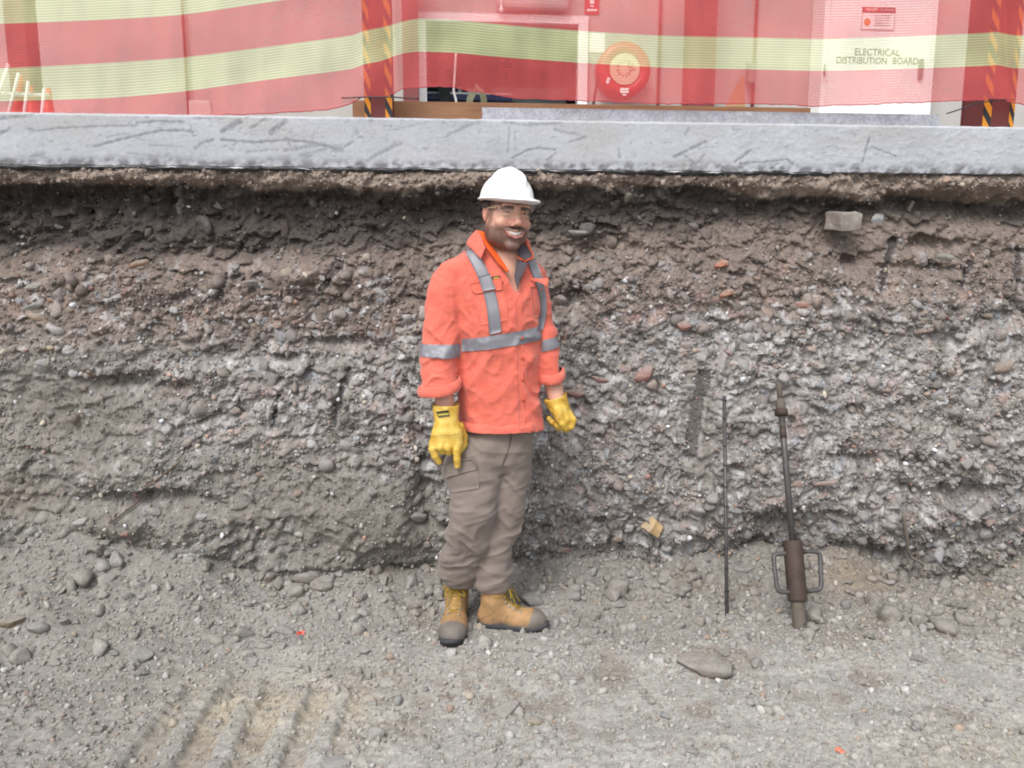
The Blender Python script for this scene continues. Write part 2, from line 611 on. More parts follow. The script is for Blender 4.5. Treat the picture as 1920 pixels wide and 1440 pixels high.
# dug marks: smooth vertical scrapes left by bucket teeth
SCRAPES = [(1318, 700, 1292, 850, 20, .6), (1672, 450, 1650, 535, 11, .9), (1815, 490, 1800, 530, 8, 1.0), (1908, 470, 1895, 560, 10, .8),
           (655, 690, 625, 790, 9, .8), (524, 735, 510, 800, 6, 1.0), (424, 512, 412, 555, 8, .9), (1566, 540, 1560, 700, 14, .35), (1740, 890, 1728, 950, 12, .4),
           (335, 340, 335, 400, 6, .3), (1855, 940, 1830, 1010, 10, .35), (640, 490, 615, 520, 12, .8), (1775, 780, 1760, 820, 9, .5), (222, 500, 212, 590, 6, .3)]
scr = np.zeros_like(PX)
for x0, y0, x1, y1, w, a in SCRAPES:
    dx, dy = x1 - x0, y1 - y0
    t = np.clip(((PX - x0) * dx + (PY - y0) * dy) / (dx * dx + dy * dy), 0, 1)
    d = np.hypot(PX - x0 - t * dx, PY - y0 - t * dy) + 5 * vnoise2(PX / 16, PY / 22, 71)
    scr = np.maximum(scr, a * sstep(w, w * .45, d))
H = H * (1 - .55 * scr) - .006 * (scr > .3)
gn = np.gradient(H, axis=0) / np.gradient(WX, axis=0), np.gradient(H, axis=1) / np.gradient(WZ, axis=1)
droop = .42 * np.clip(H - .035 * fbm2(X * 1.7, Z * 1.9, 1, 3), -.03, .05)
W3 = np.stack([WX + .004 * vnoise2(X * 40, Z * 40, 51), WY - H, WZ - droop * sstep(SLAB_B, SLAB_B - .1, Z)], -1)

# colours by layer
cn = fbm2(X * 6, Z * 10, 61, 4)
cn2 = fbm2(X * 22, Z * 26, 63, 3)
pyw = PY + 24 * fbm2(X * 2.2, Z * 5, 65, 4) + 6 * cn2
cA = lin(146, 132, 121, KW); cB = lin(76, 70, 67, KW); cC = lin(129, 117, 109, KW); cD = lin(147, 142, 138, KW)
cE = lin(135, 132, 127, KW); cPk = lin(150, 112, 104, KW); cW = lin(196, 196, 198, KW); cTan = lin(128, 123, 115, KW)
xr = np.clip(PX, 0, 1920)
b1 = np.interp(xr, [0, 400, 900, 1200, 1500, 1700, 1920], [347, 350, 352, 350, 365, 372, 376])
b2 = np.interp(xr, [0, 300, 600, 850, 1100, 1400, 1600, 1920], [482, 478, 470, 440, 440, 415, 405, 412])
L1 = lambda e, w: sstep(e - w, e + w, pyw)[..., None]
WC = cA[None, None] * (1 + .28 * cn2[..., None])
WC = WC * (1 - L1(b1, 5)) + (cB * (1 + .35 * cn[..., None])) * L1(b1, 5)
t2 = L1(b2, 26)
WC = WC * (1 - t2) + (cC * (1 + .3 * cn[..., None])) * t2
t3 = L1(np.interp(xr, [0, 600, 1000, 1920], [640, 640, 610, 560]), 40)
WC = WC * (1 - t3) + (cD * (1 + .25 * cn[..., None])) * t3
t4 = L1(np.interp(xr, [0, 400, 800, 1100, 1500, 1920], [820, 840, 900, 1010, 960, 1010]), 40)
WC = WC * (1 - t4) + (cE * (1 + .25 * cn[..., None])) * t4
pk = sstep(.25, .6, fbm2(X * 4 + 9, Z * 5, 67, 3)) * sstep(450, 560, PY) * sstep(1000, 800, PY)
WC += (cPk - WC) * (.35 * pk)[..., None]
wh = sstep(.22, .55, fbm2(X * 6 + 2, Z * 11, 68, 3)) * sstep(540, 650, PY) * sstep(1090, 950, PY) * rough_m
chalk = np.clip(np.exp(-(((PX - 1230) / 330) ** 2 + ((PY - 690) / 90) ** 2)) + np.exp(-(((PX - 165) / 80) ** 2 + ((PY - 680) / 50) ** 2)) + .7 * np.exp(-(((PX - 560) / 260) ** 2 + ((PY - 800) / 60) ** 2)) + .6 * np.exp(-(((PX - 1640) / 160) ** 2 + ((PY - 720) / 60) ** 2)), 0, 1)
wh = np.clip(wh + chalk * sstep(-.05, .45, fbm2(X * 9 + 2, Z * 15, 74, 3)), 0, 1)
WC += (cW - WC) * (.55 * wh)[..., None]
lowm = sstep(440, 560, PY) * rough_m
WC = WC * (1 + lowm * (.38 * (cidb - .5) + .30 * (cid - .5)))[..., None]
frag = lambda lo, hi, idv: ((idv > lo) & (idv < hi)).astype(np.float32) * lowm
WC += (cW - WC) * (.55 * frag(.90, .95, cidb))[..., None]
WC += (lin(158, 122, 110, KW) - WC) * (.38 * frag(.955, .975, cidb) + .18 * frag(.94, .97, cid))[..., None]
WC += (lin(82, 78, 78, KW) - WC) * (.5 * frag(.0, .06, cidb))[..., None]
WC += (lin(150, 158, 168, KW) - WC) * (.5 * frag(.5, .53, cidb))[..., None]
speck = sstep(.45, .7, fbm2(X * 45, Z * 45, 69, 2)) * sstep(520, 640, PY)
WC += (cW - WC) * (.45 * speck)[..., None]
WC += (cTan * .98 - WC) * (.8 * smooth_m * sstep(560, 640, PY))[..., None]
WC += (lin(62, 58, 59, KW) - WC) * (.95 * scr * (scr > .5))[..., None]
WC += (lin(158, 154, 154, KW) - WC) * np.clip(2.0 * scr * (scr <= .5), 0, .9)[..., None]
rise = sstep(60, -20, 0 * PX + (np.interp(xr, [0, 350, 700, 1000, 1400, 1700, 1920], [985, 1040, 1075, 1085, 1085, 1130, 1120]) - PY)) * .6
WC += (lin(146, 143, 137, KW * .8) - WC) * (rise * sstep(-.5, .2, cn))[..., None]
yel = np.exp(-(((PX - 1620) / 60) ** 2 + ((PY - 1090) / 36) ** 2)) + np.exp(-(((PX - 20) / 70) ** 2 + ((PY - 920) / 30) ** 2)) * .7
WC += (lin(142, 126, 106, KW) - WC) * (.45 * np.clip(yel, 0, 1))[..., None]
grit = RNG.random(PX.shape).astype(np.float32)
WC = WC * (1 + .30 * fbm2(X * 70, Z * 70, 73, 2) + .22 * (grit - .5))[..., None]
WC += (lin(205, 205, 206, KW) - WC) * (.55 * (grit > .965) * sstep(480, 600, PY) * rough_m)[..., None]
WC = np.clip(WC, .01, .9)

me = np_mesh('excavated_bank', W3.reshape(-1, 3), grid_faces(len(wx), len(wz), flip=False), WC.reshape(-1, 3))
bank = link('excavated_bank', me, MAT_EARTH)
props(bank, 'tall cut face of brown and grey rubble fill under the concrete slab', 'earth bank', kind='structure')
_dx = np.gradient(W3, axis=0); _dz = np.gradient(W3, axis=1)
WN = np.cross(_dx, _dz); WN /= np.linalg.norm(WN, axis=-1)[..., None] + 1e-9
if WN[len(wx) // 2, len(wz) // 2, 1] > 0:
    WN = -WN


def wall_at(px, py):
    """a point of the finished face seen at a pixel: position, outward normal"""
    d = (PX2 - px) ** 2 + (PY2 - py) ** 2
    k = np.argmin(d)
    return W3.reshape(-1, 3)[k], WN.reshape(-1, 3)[k]


PX2, PY2, _ = proj(W3[..., 0], W3[..., 1], W3[..., 2])
PX2 = PX2.ravel(); PY2 = PY2.ravel()

# ------------------------------------------------------------------ stones stuck in the face
rgw = np.random.default_rng(5)


def pick_wall(n, dens):
    i = rgw.integers(0, len(wx), n * 3); j = rgw.integers(2, len(wz) - 3, n * 3)
    ok = (wx[i] > -2.35) & (wx[i] < 3.15) & (rgw.random(n * 3) < dens[i, j]) & (np.hypot(PX[i, j] - 1462, PY[i, j] - 742) > 42) & (np.hypot(PX[i, j] - 1358, PY[i, j] - 750) > 30)
    i, j = i[ok][:n], j[ok][:n]
    return i, j


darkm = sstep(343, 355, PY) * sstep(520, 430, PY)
dens = (.55 + .45 * sstep(430, 560, PY)) * (1 - .72 * smooth_m) * (.35 + .65 * sstep(-.3, .3, fbm2(X * 3.3, Z * 4.2, 81, 2))) * (1 - .35 * darkm)
dens = np.where(PY < 350, .95, dens)
pal = 1.05 * np.array([lin(*c, KW) for c in ((150, 144, 140), (128, 120, 114), (172, 170, 170), (112, 104, 100), (140, 124, 114), (190, 192, 196), (158, 122, 110), (176, 166, 150), (120, 116, 118), (206, 206, 206))])
palw = np.array([.22, .2, .12, .14, .16, .05, .03, .04, .03, .01]); palw /= palw.sum()


def colours(n, rg, i=None, j=None, mixin=.45):
    c = pal[rg.choice(len(pal), n, p=palw)] * rg.uniform(.65, 1.4, n)[:, None]
    if i is not None:
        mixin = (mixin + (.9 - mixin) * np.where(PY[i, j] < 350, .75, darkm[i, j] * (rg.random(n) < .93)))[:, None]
        c = c * (1 - mixin) + WC[i, j] * mixin
    return c.astype(np.float32)


for nm, lib, n_, r0, r1 in (('soil_crumbs', ROCK0, 36000, .003, .0062), ('small_stones', ROCK1, 10000, .005, .0095)):
    i, j = pick_wall(n_, np.clip(dens + .12, 0, 1) if lib is ROCK0 else dens)
    r = rgw.uniform(r0, r1, len(i)) * (1 + .5 * (rgw.random(len(i)) < .1))
    me = scatter_mesh(nm, lib, W3[i, j] + WN[i, j] * (r * .3)[:, None], r, colours(len(i), rgw, i, j, .45), rgw)
    o = link(nm, me, MAT_STONES, bank, smooth=False); o['kind'] = 'stuff'
i, j = pick_wall(3700, dens)
r = np.clip(rgw.lognormal(np.log(.0115), .32, len(i)), .008, .022)
ic, jc = pick_wall(1150, np.clip(dens + .1, 0, 1) * sstep(345, 360, PY))
rc = np.clip(rgw.lognormal(np.log(.025), .38, len(ic)), .014, .06)
me = scatter_mesh('clods', ROCK2, W3[ic, jc] - WN[ic, jc] * (rc * .1)[:, None], rc, colours(len(ic), rgw, ic, jc, .72), rgw)
o = link('clods', me, MAT_EARTH, bank, smooth=False); o['kind'] = 'stuff'
me = scatter_mesh('pebbles', ROCK2, W3[i, j] + WN[i, j] * (r * .25)[:, None], r, 1.12 * colours(len(i), rgw, i, j, .25), rgw)
o = link('pebbles', me, MAT_STONES, bank, smooth=False); o['kind'] = 'stuff'
i, j = pick_wall(230, dens * (.15 + .85 * sstep(440, 520, PY)) * sstep(345, 360, PY))
r = np.clip(rgw.lognormal(np.log(.024), .35, len(i)), .016, .055)
cc = colours(len(i), rgw, i, j, .35)
for k in range(len(i)):
    pos = W3[i[k], j[k]] + WN[i[k], j[k]] * r[k] * .05
    rock_obj('stone', pos, (r[k] * 1.25, r[k], r[k] * .85), cc[k], bank, rot=(rgw.uniform(-.5, .5), rgw.uniform(0, 6.28), rgw.uniform(-.6, .6)))
# the ones a viewer would point at: pixel, half width, half height (px), colour
WALL_STONES = [(1644, 408, 14, 15, (190, 190, 192), 'pale grey stone right of the squared block'), (1355, 496, 15, 10, (196, 104, 62), 'rust orange stone'),
               (1366, 549, 16, 10, (176, 106, 74), 'orange brown stone'), (1285, 605, 18, 16, (164, 112, 98), 'round pinkish red stone'),
               (1188, 525, 14, 9, (104, 112, 122), 'dark bluish stone'), (1105, 540, 13, 8, (168, 162, 158), None), (1256, 568, 12, 7, (178, 164, 156), None),
               (1510, 572, 19, 11, (164, 108, 92), 'pink brick fragment'), (1768, 484, 20, 13, (138, 132, 126), 'grey triangular stone'), (1490, 500, 16, 5, (160, 150, 146), None),
               (260, 500, 18, 12, (150, 110, 76), 'flat tan stone'), (72, 595, 16, 12, (160, 136, 110), None), (92, 650, 10, 8, (206, 186, 140), 'pale yellow stone'),
               (62, 575, 30, 12, (152, 150, 144), None), (66, 535, 16, 8, (176, 170, 160), None), (410, 388, 18, 16, (120, 112, 106), None), (108, 425, 10, 9, (118, 112, 108), None),
               (330, 585, 12, 11, (196, 194, 196), None), (470, 530, 16, 9, (166, 154, 148), None), (540, 562, 16, 12, (160, 140, 132), None), (100, 562, 9, 7, (168, 128, 106), None),
                (940, 985, 8, 8, (170, 170, 170), None), (1208, 700, 20, 18, (174, 120, 110), 'flat pink patch of brick'),
               (1125, 712, 22, 12, (164, 114, 106), 'broad pink brick fragment'), (1078, 735, 20, 9, (156, 108, 98), None), (1500, 908, 28, 9, (158, 122, 108), None),
               (1540, 905, 26, 9, (166, 130, 118), 'pinkish clod'), (1665, 985, 14, 13, (132, 128, 122), None), (1720, 872, 14, 8, (196, 198, 198), None),
               (1650, 915, 14, 9, (200, 202, 204), None), (1730, 600, 16, 10, (176, 166, 150), None), (1735, 618, 22, 8, (142, 112, 100), None), (1775, 595, 7, 7, (174, 82, 54), 'small red brick bit'),
               (1478, 605, 10, 9, (200, 200, 204), None), (1460, 600, 8, 8, (206, 206, 210), None), (1605, 690, 8, 9, (206, 190, 168), None), (1342, 705, 7, 6, (208, 208, 208), None),
               (1640, 715, 22, 12, (190, 190, 190), None), (1290, 725, 18, 10, (196, 196, 194), None), (1530, 703, 10, 7, (104, 104, 104), None), (1845, 590, 16, 10, (136, 112, 92), None),
               (235, 1002, 13, 9, (150, 92, 76), 'reddish stone'), (378, 970, 16, 11, (176, 178, 182), None), (290, 958, 16, 11, (140, 136, 130), None), (405, 860, 10, 9, (120, 124, 128), None),
               (165, 700, 16, 8, (160, 118, 92), None), (130, 660, 14, 14, (190, 190, 192), None), (135, 700, 12, 10, (196, 196, 200), None), (280, 705, 9, 8, (186, 186, 190), None),
               (700, 925, 14, 12, (138, 134, 130), None), (730, 865, 18, 14, (120, 112, 106), None), (990, 905, 12, 12, (170, 170, 172), None), (1010, 965, 14, 12, (160, 160, 162), None),
               (1060, 1030, 16, 8, (158, 122, 112), None), (1160, 1010, 12, 8, (164, 140, 120), None), (1245, 850, 20, 10, (178, 172, 166), None), (1380, 955, 18, 12, (170, 170, 170), None),
               (1455, 690, 12, 10, (160, 134, 120), None), (1140, 452, 9, 5, (206, 92, 40), 'tiny bright orange fragment'), (1080, 440, 22, 13, (112, 106, 102), None), (1083, 487, 9, 9, (150, 150, 148), None),
               (1125, 485, 12, 8, (150, 148, 144), None), (440, 505, 10, 8, (150, 148, 148), None), (1545, 985, 22, 9, (150, 142, 134), None), (1880, 690, 18, 14, (150, 128, 112), None),
               (585, 610, 14, 12, (150, 134, 124), None), (440, 770, 12, 10, (150, 130, 120), None), (980, 1065, 18, 10, (170, 168, 168), None)]
for px, py, a, b, c, lab in WALL_STONES:
    p, n = wall_at(px, py)
    zc = proj(*p)[2]
    a_, b_ = a / F * zc * 1.12, b / F * zc * 1.12
    c = [v * .8 + 134 * .2 for v in c]
    o = rock_obj('stone', p + n * min(a_, b_) * .22, (a_, min(a_, b_) * .8, b_), lin(*c, KW), bank, rot=(rgw.uniform(-.25, .25), rgw.uniform(-.3, .3), rgw.uniform(-.4, .4)))
    if lab:
        o['label'] = lab
# the squared block that sticks out near the top
p, n = wall_at(1582, 415)
bm = bmesh.new()
add_box(bm, (0, 0, 0), (.118, .11, .082), bevel=.008)
bmesh.ops.subdivide_edges(bm, edges=bm.edges[:], cuts=2, use_grid_fill=True)
for v in bm.verts:
    q = v.co * 30
    v.co += Vector((vnoise3(q.x, q.y, q.z, 1), vnoise3(q.x, q.y, q.z, 2), vnoise3(q.x, q.y, q.z, 3))) * .007
    if v.co.x > .02 and v.co.z > .02:
        v.co.z -= (v.co.x - .02) * .25
o = link('stone', bm_mesh('squared_block', bm), MAT_ROCK, bank, smooth=False)
o.matrix_parent_inverse.identity()
q = P(1582, 414, 3.62)
o.location = q; o.rotation_euler = (R(6), R(-3), R(14)); o.color = (*lin(140, 129, 121, KW), 1)
o['label'] = 'squared grey block jutting out under the slab'

p, n = wall_at(1226, 988)
bm = bmesh.new()
add_box(bm, (0, 0, 0), (.072, .06, .062), bevel=.006)
bmesh.ops.subdivide_edges(bm, edges=bm.edges[:], cuts=2, use_grid_fill=True)
for v in bm.verts:
    q = v.co * 42
    v.co += Vector((vnoise3(q.x, q.y, q.z, 4), vnoise3(q.x, q.y, q.z, 5), vnoise3(q.x, q.y, q.z, 6))) * .008
o = link('stone', bm_mesh('cream_stone', bm), MAT_ROCK, bank, smooth=False)
o.matrix_parent_inverse.identity()
o.location = p + n * .012; o.rotation_euler = (R(10), R(32), R(24)); o.color = (*lin(222, 184, 122, KW), 1)
o['label'] = 'cream yellow block of stone low in the bank'

# ================================================================== THE GROUND
gx = dense_axis(-2.15, 2.9, .0083, -45, 45)
gy = dense_axis(1.75, 3.66, .0078, -45, 3.9)
GX, GY = np.meshgrid(gx, gy, indexing='ij')
gpx, gpy, gzc = proj(GX, GY, np.zeros_like(GX))
foot = np.interp(gpx, [-400, 0, 150, 350, 600, 780, 900, 1100, 1300, 1430, 1500, 1580, 1640, 1720, 1850, 1920, 2300],
                 [.50, .44, .36, .20, .115, .09, .05, .07, .08, .10, .13, .12, .04, -.07, -.11, .0, .08])
y0 = np.interp(gpx, [0, 400, 800, 1300, 1920], [2.75, 2.95, 3.15, 3.1, 3.05])
tt = np.clip((GY - y0) / (3.52 - y0), 0, 1.15)
lump = fbm2(GX * 3.2, GY * 3.2, 99, 3)
GZ = (foot + np.where(np.abs(gpx - 960) < 1300, .13 * np.clip(lump + .2, 0, 1), 0)) * tt ** 1.35
GZ += .022 * fbm2(GX * 1.6, GY * 1.9, 101, 3) * sstep(1.2, 2.2, GY + 1)
gw = GX + .02 * vnoise2(GX * 11, GY * 11, 103)
near = sstep(8, 4, np.hypot(GX, GY - 2))
GZ += near * .018 * fbm2(gw * 5, GY * 6, 105, 4, .6)
a1, a2, aid = worley2(gw * 17, GY * 19, 107)
clod = sstep(-.15, .35, fbm2(GX * 2.2, GY * 2.6, 109, 2))
GZ += near * clod * (.020 * np.clip(a2 - a1, 0, .5) + .006 * (aid - .5))
a1, a2, aid = worley2(gw * 44, GY * 46, 111)
GZ += near * (.25 + .75 * clod) * (.008 * np.clip(a2 - a1, 0, .5) + .004 * (aid - .5))
GZ += near * (.0042 * fbm2(GX * 50, GY * 50, 113, 3, .6) + .001 * vnoise2(GX * 110, GY * 110, 114))
# machine track print: ribs pressed into damp sand, given by their ends in the photograph
RIBS = [((330, 1300), (210, 1440)), ((418, 1270), (296, 1450)), ((482, 1285), (400, 1450)), ((566, 1290), (496, 1450)), ((640, 1300), (585, 1440))]
track = np.exp(-(((gpx - 480 + (gpy - 1370) * .5) / 200) ** 4 + ((gpy - 1390) / 115) ** 4))
rib = np.zeros_like(GX)
for (x0, y0_), (x1, y1_) in RIBS:
    p0, p1 = PZ(x0, y0_, 0), PZ(x1, y1_, 0)
    d = p1[:2] - p0[:2]
    t = np.clip(((GX - p0[0]) * d[0] + (GY - p0[1]) * d[1]) / (d @ d), 0, 1.05)
    q = np.hypot(GX - p0[0] - t * d[0], GY - p0[1] - t * d[1]) + .010 * vnoise2(GX * 30, GY * 30, 121)
    GZ += .015 * sstep(.046, .020, q); rib = np.maximum(rib, sstep(.04, .026, q))
GZ = GZ - track * (1 - rib) * (.002 * fbm2(GX * 50, GY * 50, 113, 3, .6) + .010)
p0 = PZ(600, 1285, 0); p1 = PZ(760, 1278, 0)
lip = np.exp(-((gpy - (1282 + (gpx - 640) * -.03)) / 7) ** 2) * sstep(500, 560, gpx) * sstep(800, 740, gpx)
GZ -= .016 * lip
# banks and dips that read in the photograph
for px, py, rx, ry, h in [(1310, 1235, 75, 30, .045), (640, 1215, 160, 26, .02), (270, 1225, 60, 28, .015), (1480, 1240, 120, 40, .02), (1700, 1215, 150, 40, .03),
                          (330, 1175, 130, 24, .03), (90, 1215, 80, 26, .02), (1050, 1140, 130, 22, .03), (1290, 1120, 110, 18, .03), (930, 1320, 200, 50, -.012),
                          (760, 1340, 120, 40, -.012), (1780, 1190, 60, 16, -.03), (200, 1120, 160, 30, .03)]:
    GZ += h * np.exp(-(((gpx - px) / rx) ** 2 + ((gpy - py) / ry) ** 2))
# trodden flat under the worker's boots
for (x0, y0_), (x1, y1_) in (((842, 1206), (850, 1150)), ((893, 1176), (1026, 1184))):
    p0, p1 = PZ(x0, y0_, 0), PZ(x1, y1_, 0)
    d = p1[:2] - p0[:2]
    t = np.clip(((GX - p0[0]) * d[0] + (GY - p0[1]) * d[1]) / (d @ d), 0, 1)
    q = np.hypot(GX - p0[0] - t * d[0], GY - p0[1] - t * d[1])
    GZ = GZ * (1 - sstep(.16, .06, q)) + (.013 + .2 * (GZ - .01)) * sstep(.16, .06, q) * .6 
gc = fbm2(GX * 3, GY * 3.4, 131, 4); gc2 = fbm2(GX * 24, GY * 24, 133, 3)
cG = lin(186, 184, 178, KG); cBr = lin(146, 130, 114, KG); cYe = lin(200, 189, 166, KG); cDk = lin(150, 146, 139, KG)
GC = cG * (1 + .16 * gc[..., None] + .16 * gc2[..., None])
far_t = np.clip(sstep(1300, 1090, gpy) + .75 * sstep(560, 260, gpx), 0, 1)
GC += (cDk - GC) * (.85 * far_t)[..., None]
brn = sstep(.12, .5, fbm2(GX * 4.2, GY * 5, 135, 3)) * sstep(560, 700, gpx) * sstep(1420, 1380, gpy)
GC += (cBr - GC) * (.5 * brn)[..., None]
brn2 = np.exp(-(((gpx - 900) / 230) ** 2 + ((gpy - 1300) / 50) ** 2)) * sstep(-.1, .3, fbm2(GX * 9, GY * 9, 136, 3))
GC += (cBr - GC) * (.7 * brn2)[..., None]
yl = np.clip(np.exp(-(((gpx - 520) / 150) ** 2 + ((gpy - 1330) / 55) ** 2)) * .75 + np.exp(-(((gpx - 1850) / 160) ** 2 + ((gpy - 1420) / 60) ** 2)) * .5
             + np.exp(-(((gpx - 1850) / 110) ** 2 + ((gpy - 1130) / 50) ** 2)) * .4, 0, 1) * sstep(-.5, .4, gc2)
GC += (cYe - GC) * yl[..., None]
groove = track * (1 - rib) * sstep(-.6, .2, fbm2(GX * 12, GY * 12, 137, 3))
GC += (lin(194, 182, 158, KG) - GC) * (.7 * groove * sstep(1440, 1330, gpy))[..., None]
GC += (lin(166, 150, 130, KG) - GC) * (.6 * groove * sstep(1330, 1400, gpy))[..., None]
damp = np.exp(-(((gpx - 1600) / 90) ** 2 + ((gpy - 1100) / 30) ** 2)) * .4
GC += (lin(160, 134, 100, KG) - GC) * damp[..., None]
gr_ = RNG.random(GX.shape).astype(np.float32)
GC = GC * (1 + near * (.22 * fbm2(GX * 70, GY * 70, 139, 2) + .18 * (gr_ - .5)))[..., None]
GC = np.clip(GC, .01, .9)
G3 = np.stack([GX, GY, GZ], -1)
me = np_mesh('ground', G3.reshape(-1, 3), grid_faces(len(gx), len(gy)), GC.reshape(-1, 3))
ground = link('ground', me, MAT_EARTH)
props(ground, 'dusty grey gravel floor of the dug pit', 'ground', kind='structure')


def gheight(x, y):
    i = int(np.clip(np.searchsorted(gx, x), 1, len(gx) - 1)); j = int(np.clip(np.searchsorted(gy, y), 1, len(gy) - 1))
    return float(GZ[i, j])


def ground_hit(px, py):
    """where the line of sight through a pixel meets the finished ground"""
    d = ray(px, py)
    t = 1.6
    while t < 6:
        p = EYE + d * t
        if p[2] <= gheight(p[0], p[1]):
            break
        t += .008
    return EYE + d * t


rgg = np.random.default_rng(9)
vis = (gx > -2.15) & (gx < 2.9)


def pick_ground(n, dens):
    i = rgg.integers(0, len(gx), n * 4); j = rgg.integers(0, len(gy), n * 4)
    ok = (np.abs(gx[i] - .4) < 2.6) & (gy[j] > 1.75) & (gy[j] < 3.62) & (rgg.random(n * 4) < dens[i, j])
    return i[ok][:n], j[ok][:n]


palg = np.array([lin(*c, KG) for c in ((190, 184, 178), (172, 164, 156), (206, 203, 200), (150, 144, 140), (182, 168, 150), (220, 218, 214), (176, 150, 130), (140, 140, 142), (200, 196, 190))])
pw = np.array([.24, .24, .15, .1, .1, .05, .04, .04, .04]); pw /= pw.sum()
cl = sstep(-.45, .45, fbm2(GX * 2.8, GY * 3.4, 141, 3))
dg = (.25 + .75 * cl) * (1 - .8 * np.clip(track, 0, 1)) * (.55 + .45 * sstep(1440, 1150, gpy))


def gcol(n, i, j, mixin=.45):
    c = palg[rgg.choice(len(palg), n, p=pw)] * rgg.uniform(.8, 1.15, n)[:, None]
    return (c * (1 - mixin) + GC[i, j] * mixin).astype(np.float32)


up = np.array([0, 0, 1.0])
for nm, lib, n_, r0, r1 in (('grit', ROCK0, 20000, .003, .006), ('gravel', ROCK1, 9000, .005, .0095)):
    i, j = pick_ground(n_, dg * .8 + .2)
    r = rgg.uniform(r0, r1, len(i)) * (1 + .5 * (rgg.random(len(i)) < .1))
    me = scatter_mesh(nm, lib, G3[i, j] + up * (r * .25)[:, None], r, gcol(len(i), i, j, .45), rgg)
    o = link(nm, me, MAT_STONES, ground, smooth=False); o['kind'] = 'stuff'
i, j = pick_ground(2500, dg)
r = np.clip(rgg.lognormal(np.log(.0115), .35, len(i)), .0075, .024)
ic, jc = pick_ground(1350, sstep(1250, 1120, gpy) + .12 * dg)
rc = np.clip(rgg.lognormal(np.log(.021), .4, len(ic)), .012, .05)
me = scatter_mesh('clods', ROCK2, G3[ic, jc] + up * (rc * .05)[:, None], rc, gcol(len(ic), ic, jc, .7), rgg)
o = link('clods', me, MAT_EARTH, ground, smooth=False); o['kind'] = 'stuff'
me = scatter_mesh('pebbles', ROCK2, G3[i, j] + up * (r * .25)[:, None], r, gcol(len(i), i, j, .3), rgg)
o = link('pebbles', me, MAT_STONES, ground, smooth=False); o['kind'] = 'stuff'
# soil clods fallen from the face and lying along its foot
rgc = np.random.default_rng(21)
for k in range(70):
    px = rgc.uniform(-40, 1960)
    base_py = np.interp(px, [0, 350, 700, 1000, 1400, 1700, 1920], [1010, 1055, 1085, 1095, 1095, 1140, 1140])
    p = ground_hit(px, base_py + abs(rgc.normal(0, 32)) - 6)
    if p[1] > 3.50: p[1] = 3.46 + .04 * rgc.random()
    r = float(np.clip(rgc.lognormal(np.log(.030), .4), .018, .055))
    if abs(px - 900) < 110 and p[1] < 3.3: continue
    rock_obj('clod', p + up * r * .12, (r * 1.2, r, r * .9), lin(*(np.array((142, 134, 125)) * rgc.uniform(.85, 1.1)), KG), ground, mesh=ROUND_MESH[k % 10], rot=(rgc.uniform(-.5, .5), rgc.uniform(-.5, .5), rgc.uniform(0, 6.28)))
dbig = (dg + .6 * sstep(1230, 1110, gpy)) * (.30 + .65 * np.exp(-((gpy - 1150) / 110) ** 2))
i, j = pick_ground(225, dbig)
r = np.clip(rgg.lognormal(np.log(.024), .35, len(i)), .015, .055)
cc = gcol(len(i), i, j, .4)
for k in range(len(i)):
    rock_obj('stone', G3[i[k], j[k]] + up * r[k] * .15, (r[k] * 1.2, r[k], r[k] * .8), cc[k], ground, rot=(rgg.uniform(-.5, .5), rgg.uniform(-.5, .5), rgg.uniform(0, 6.28)))

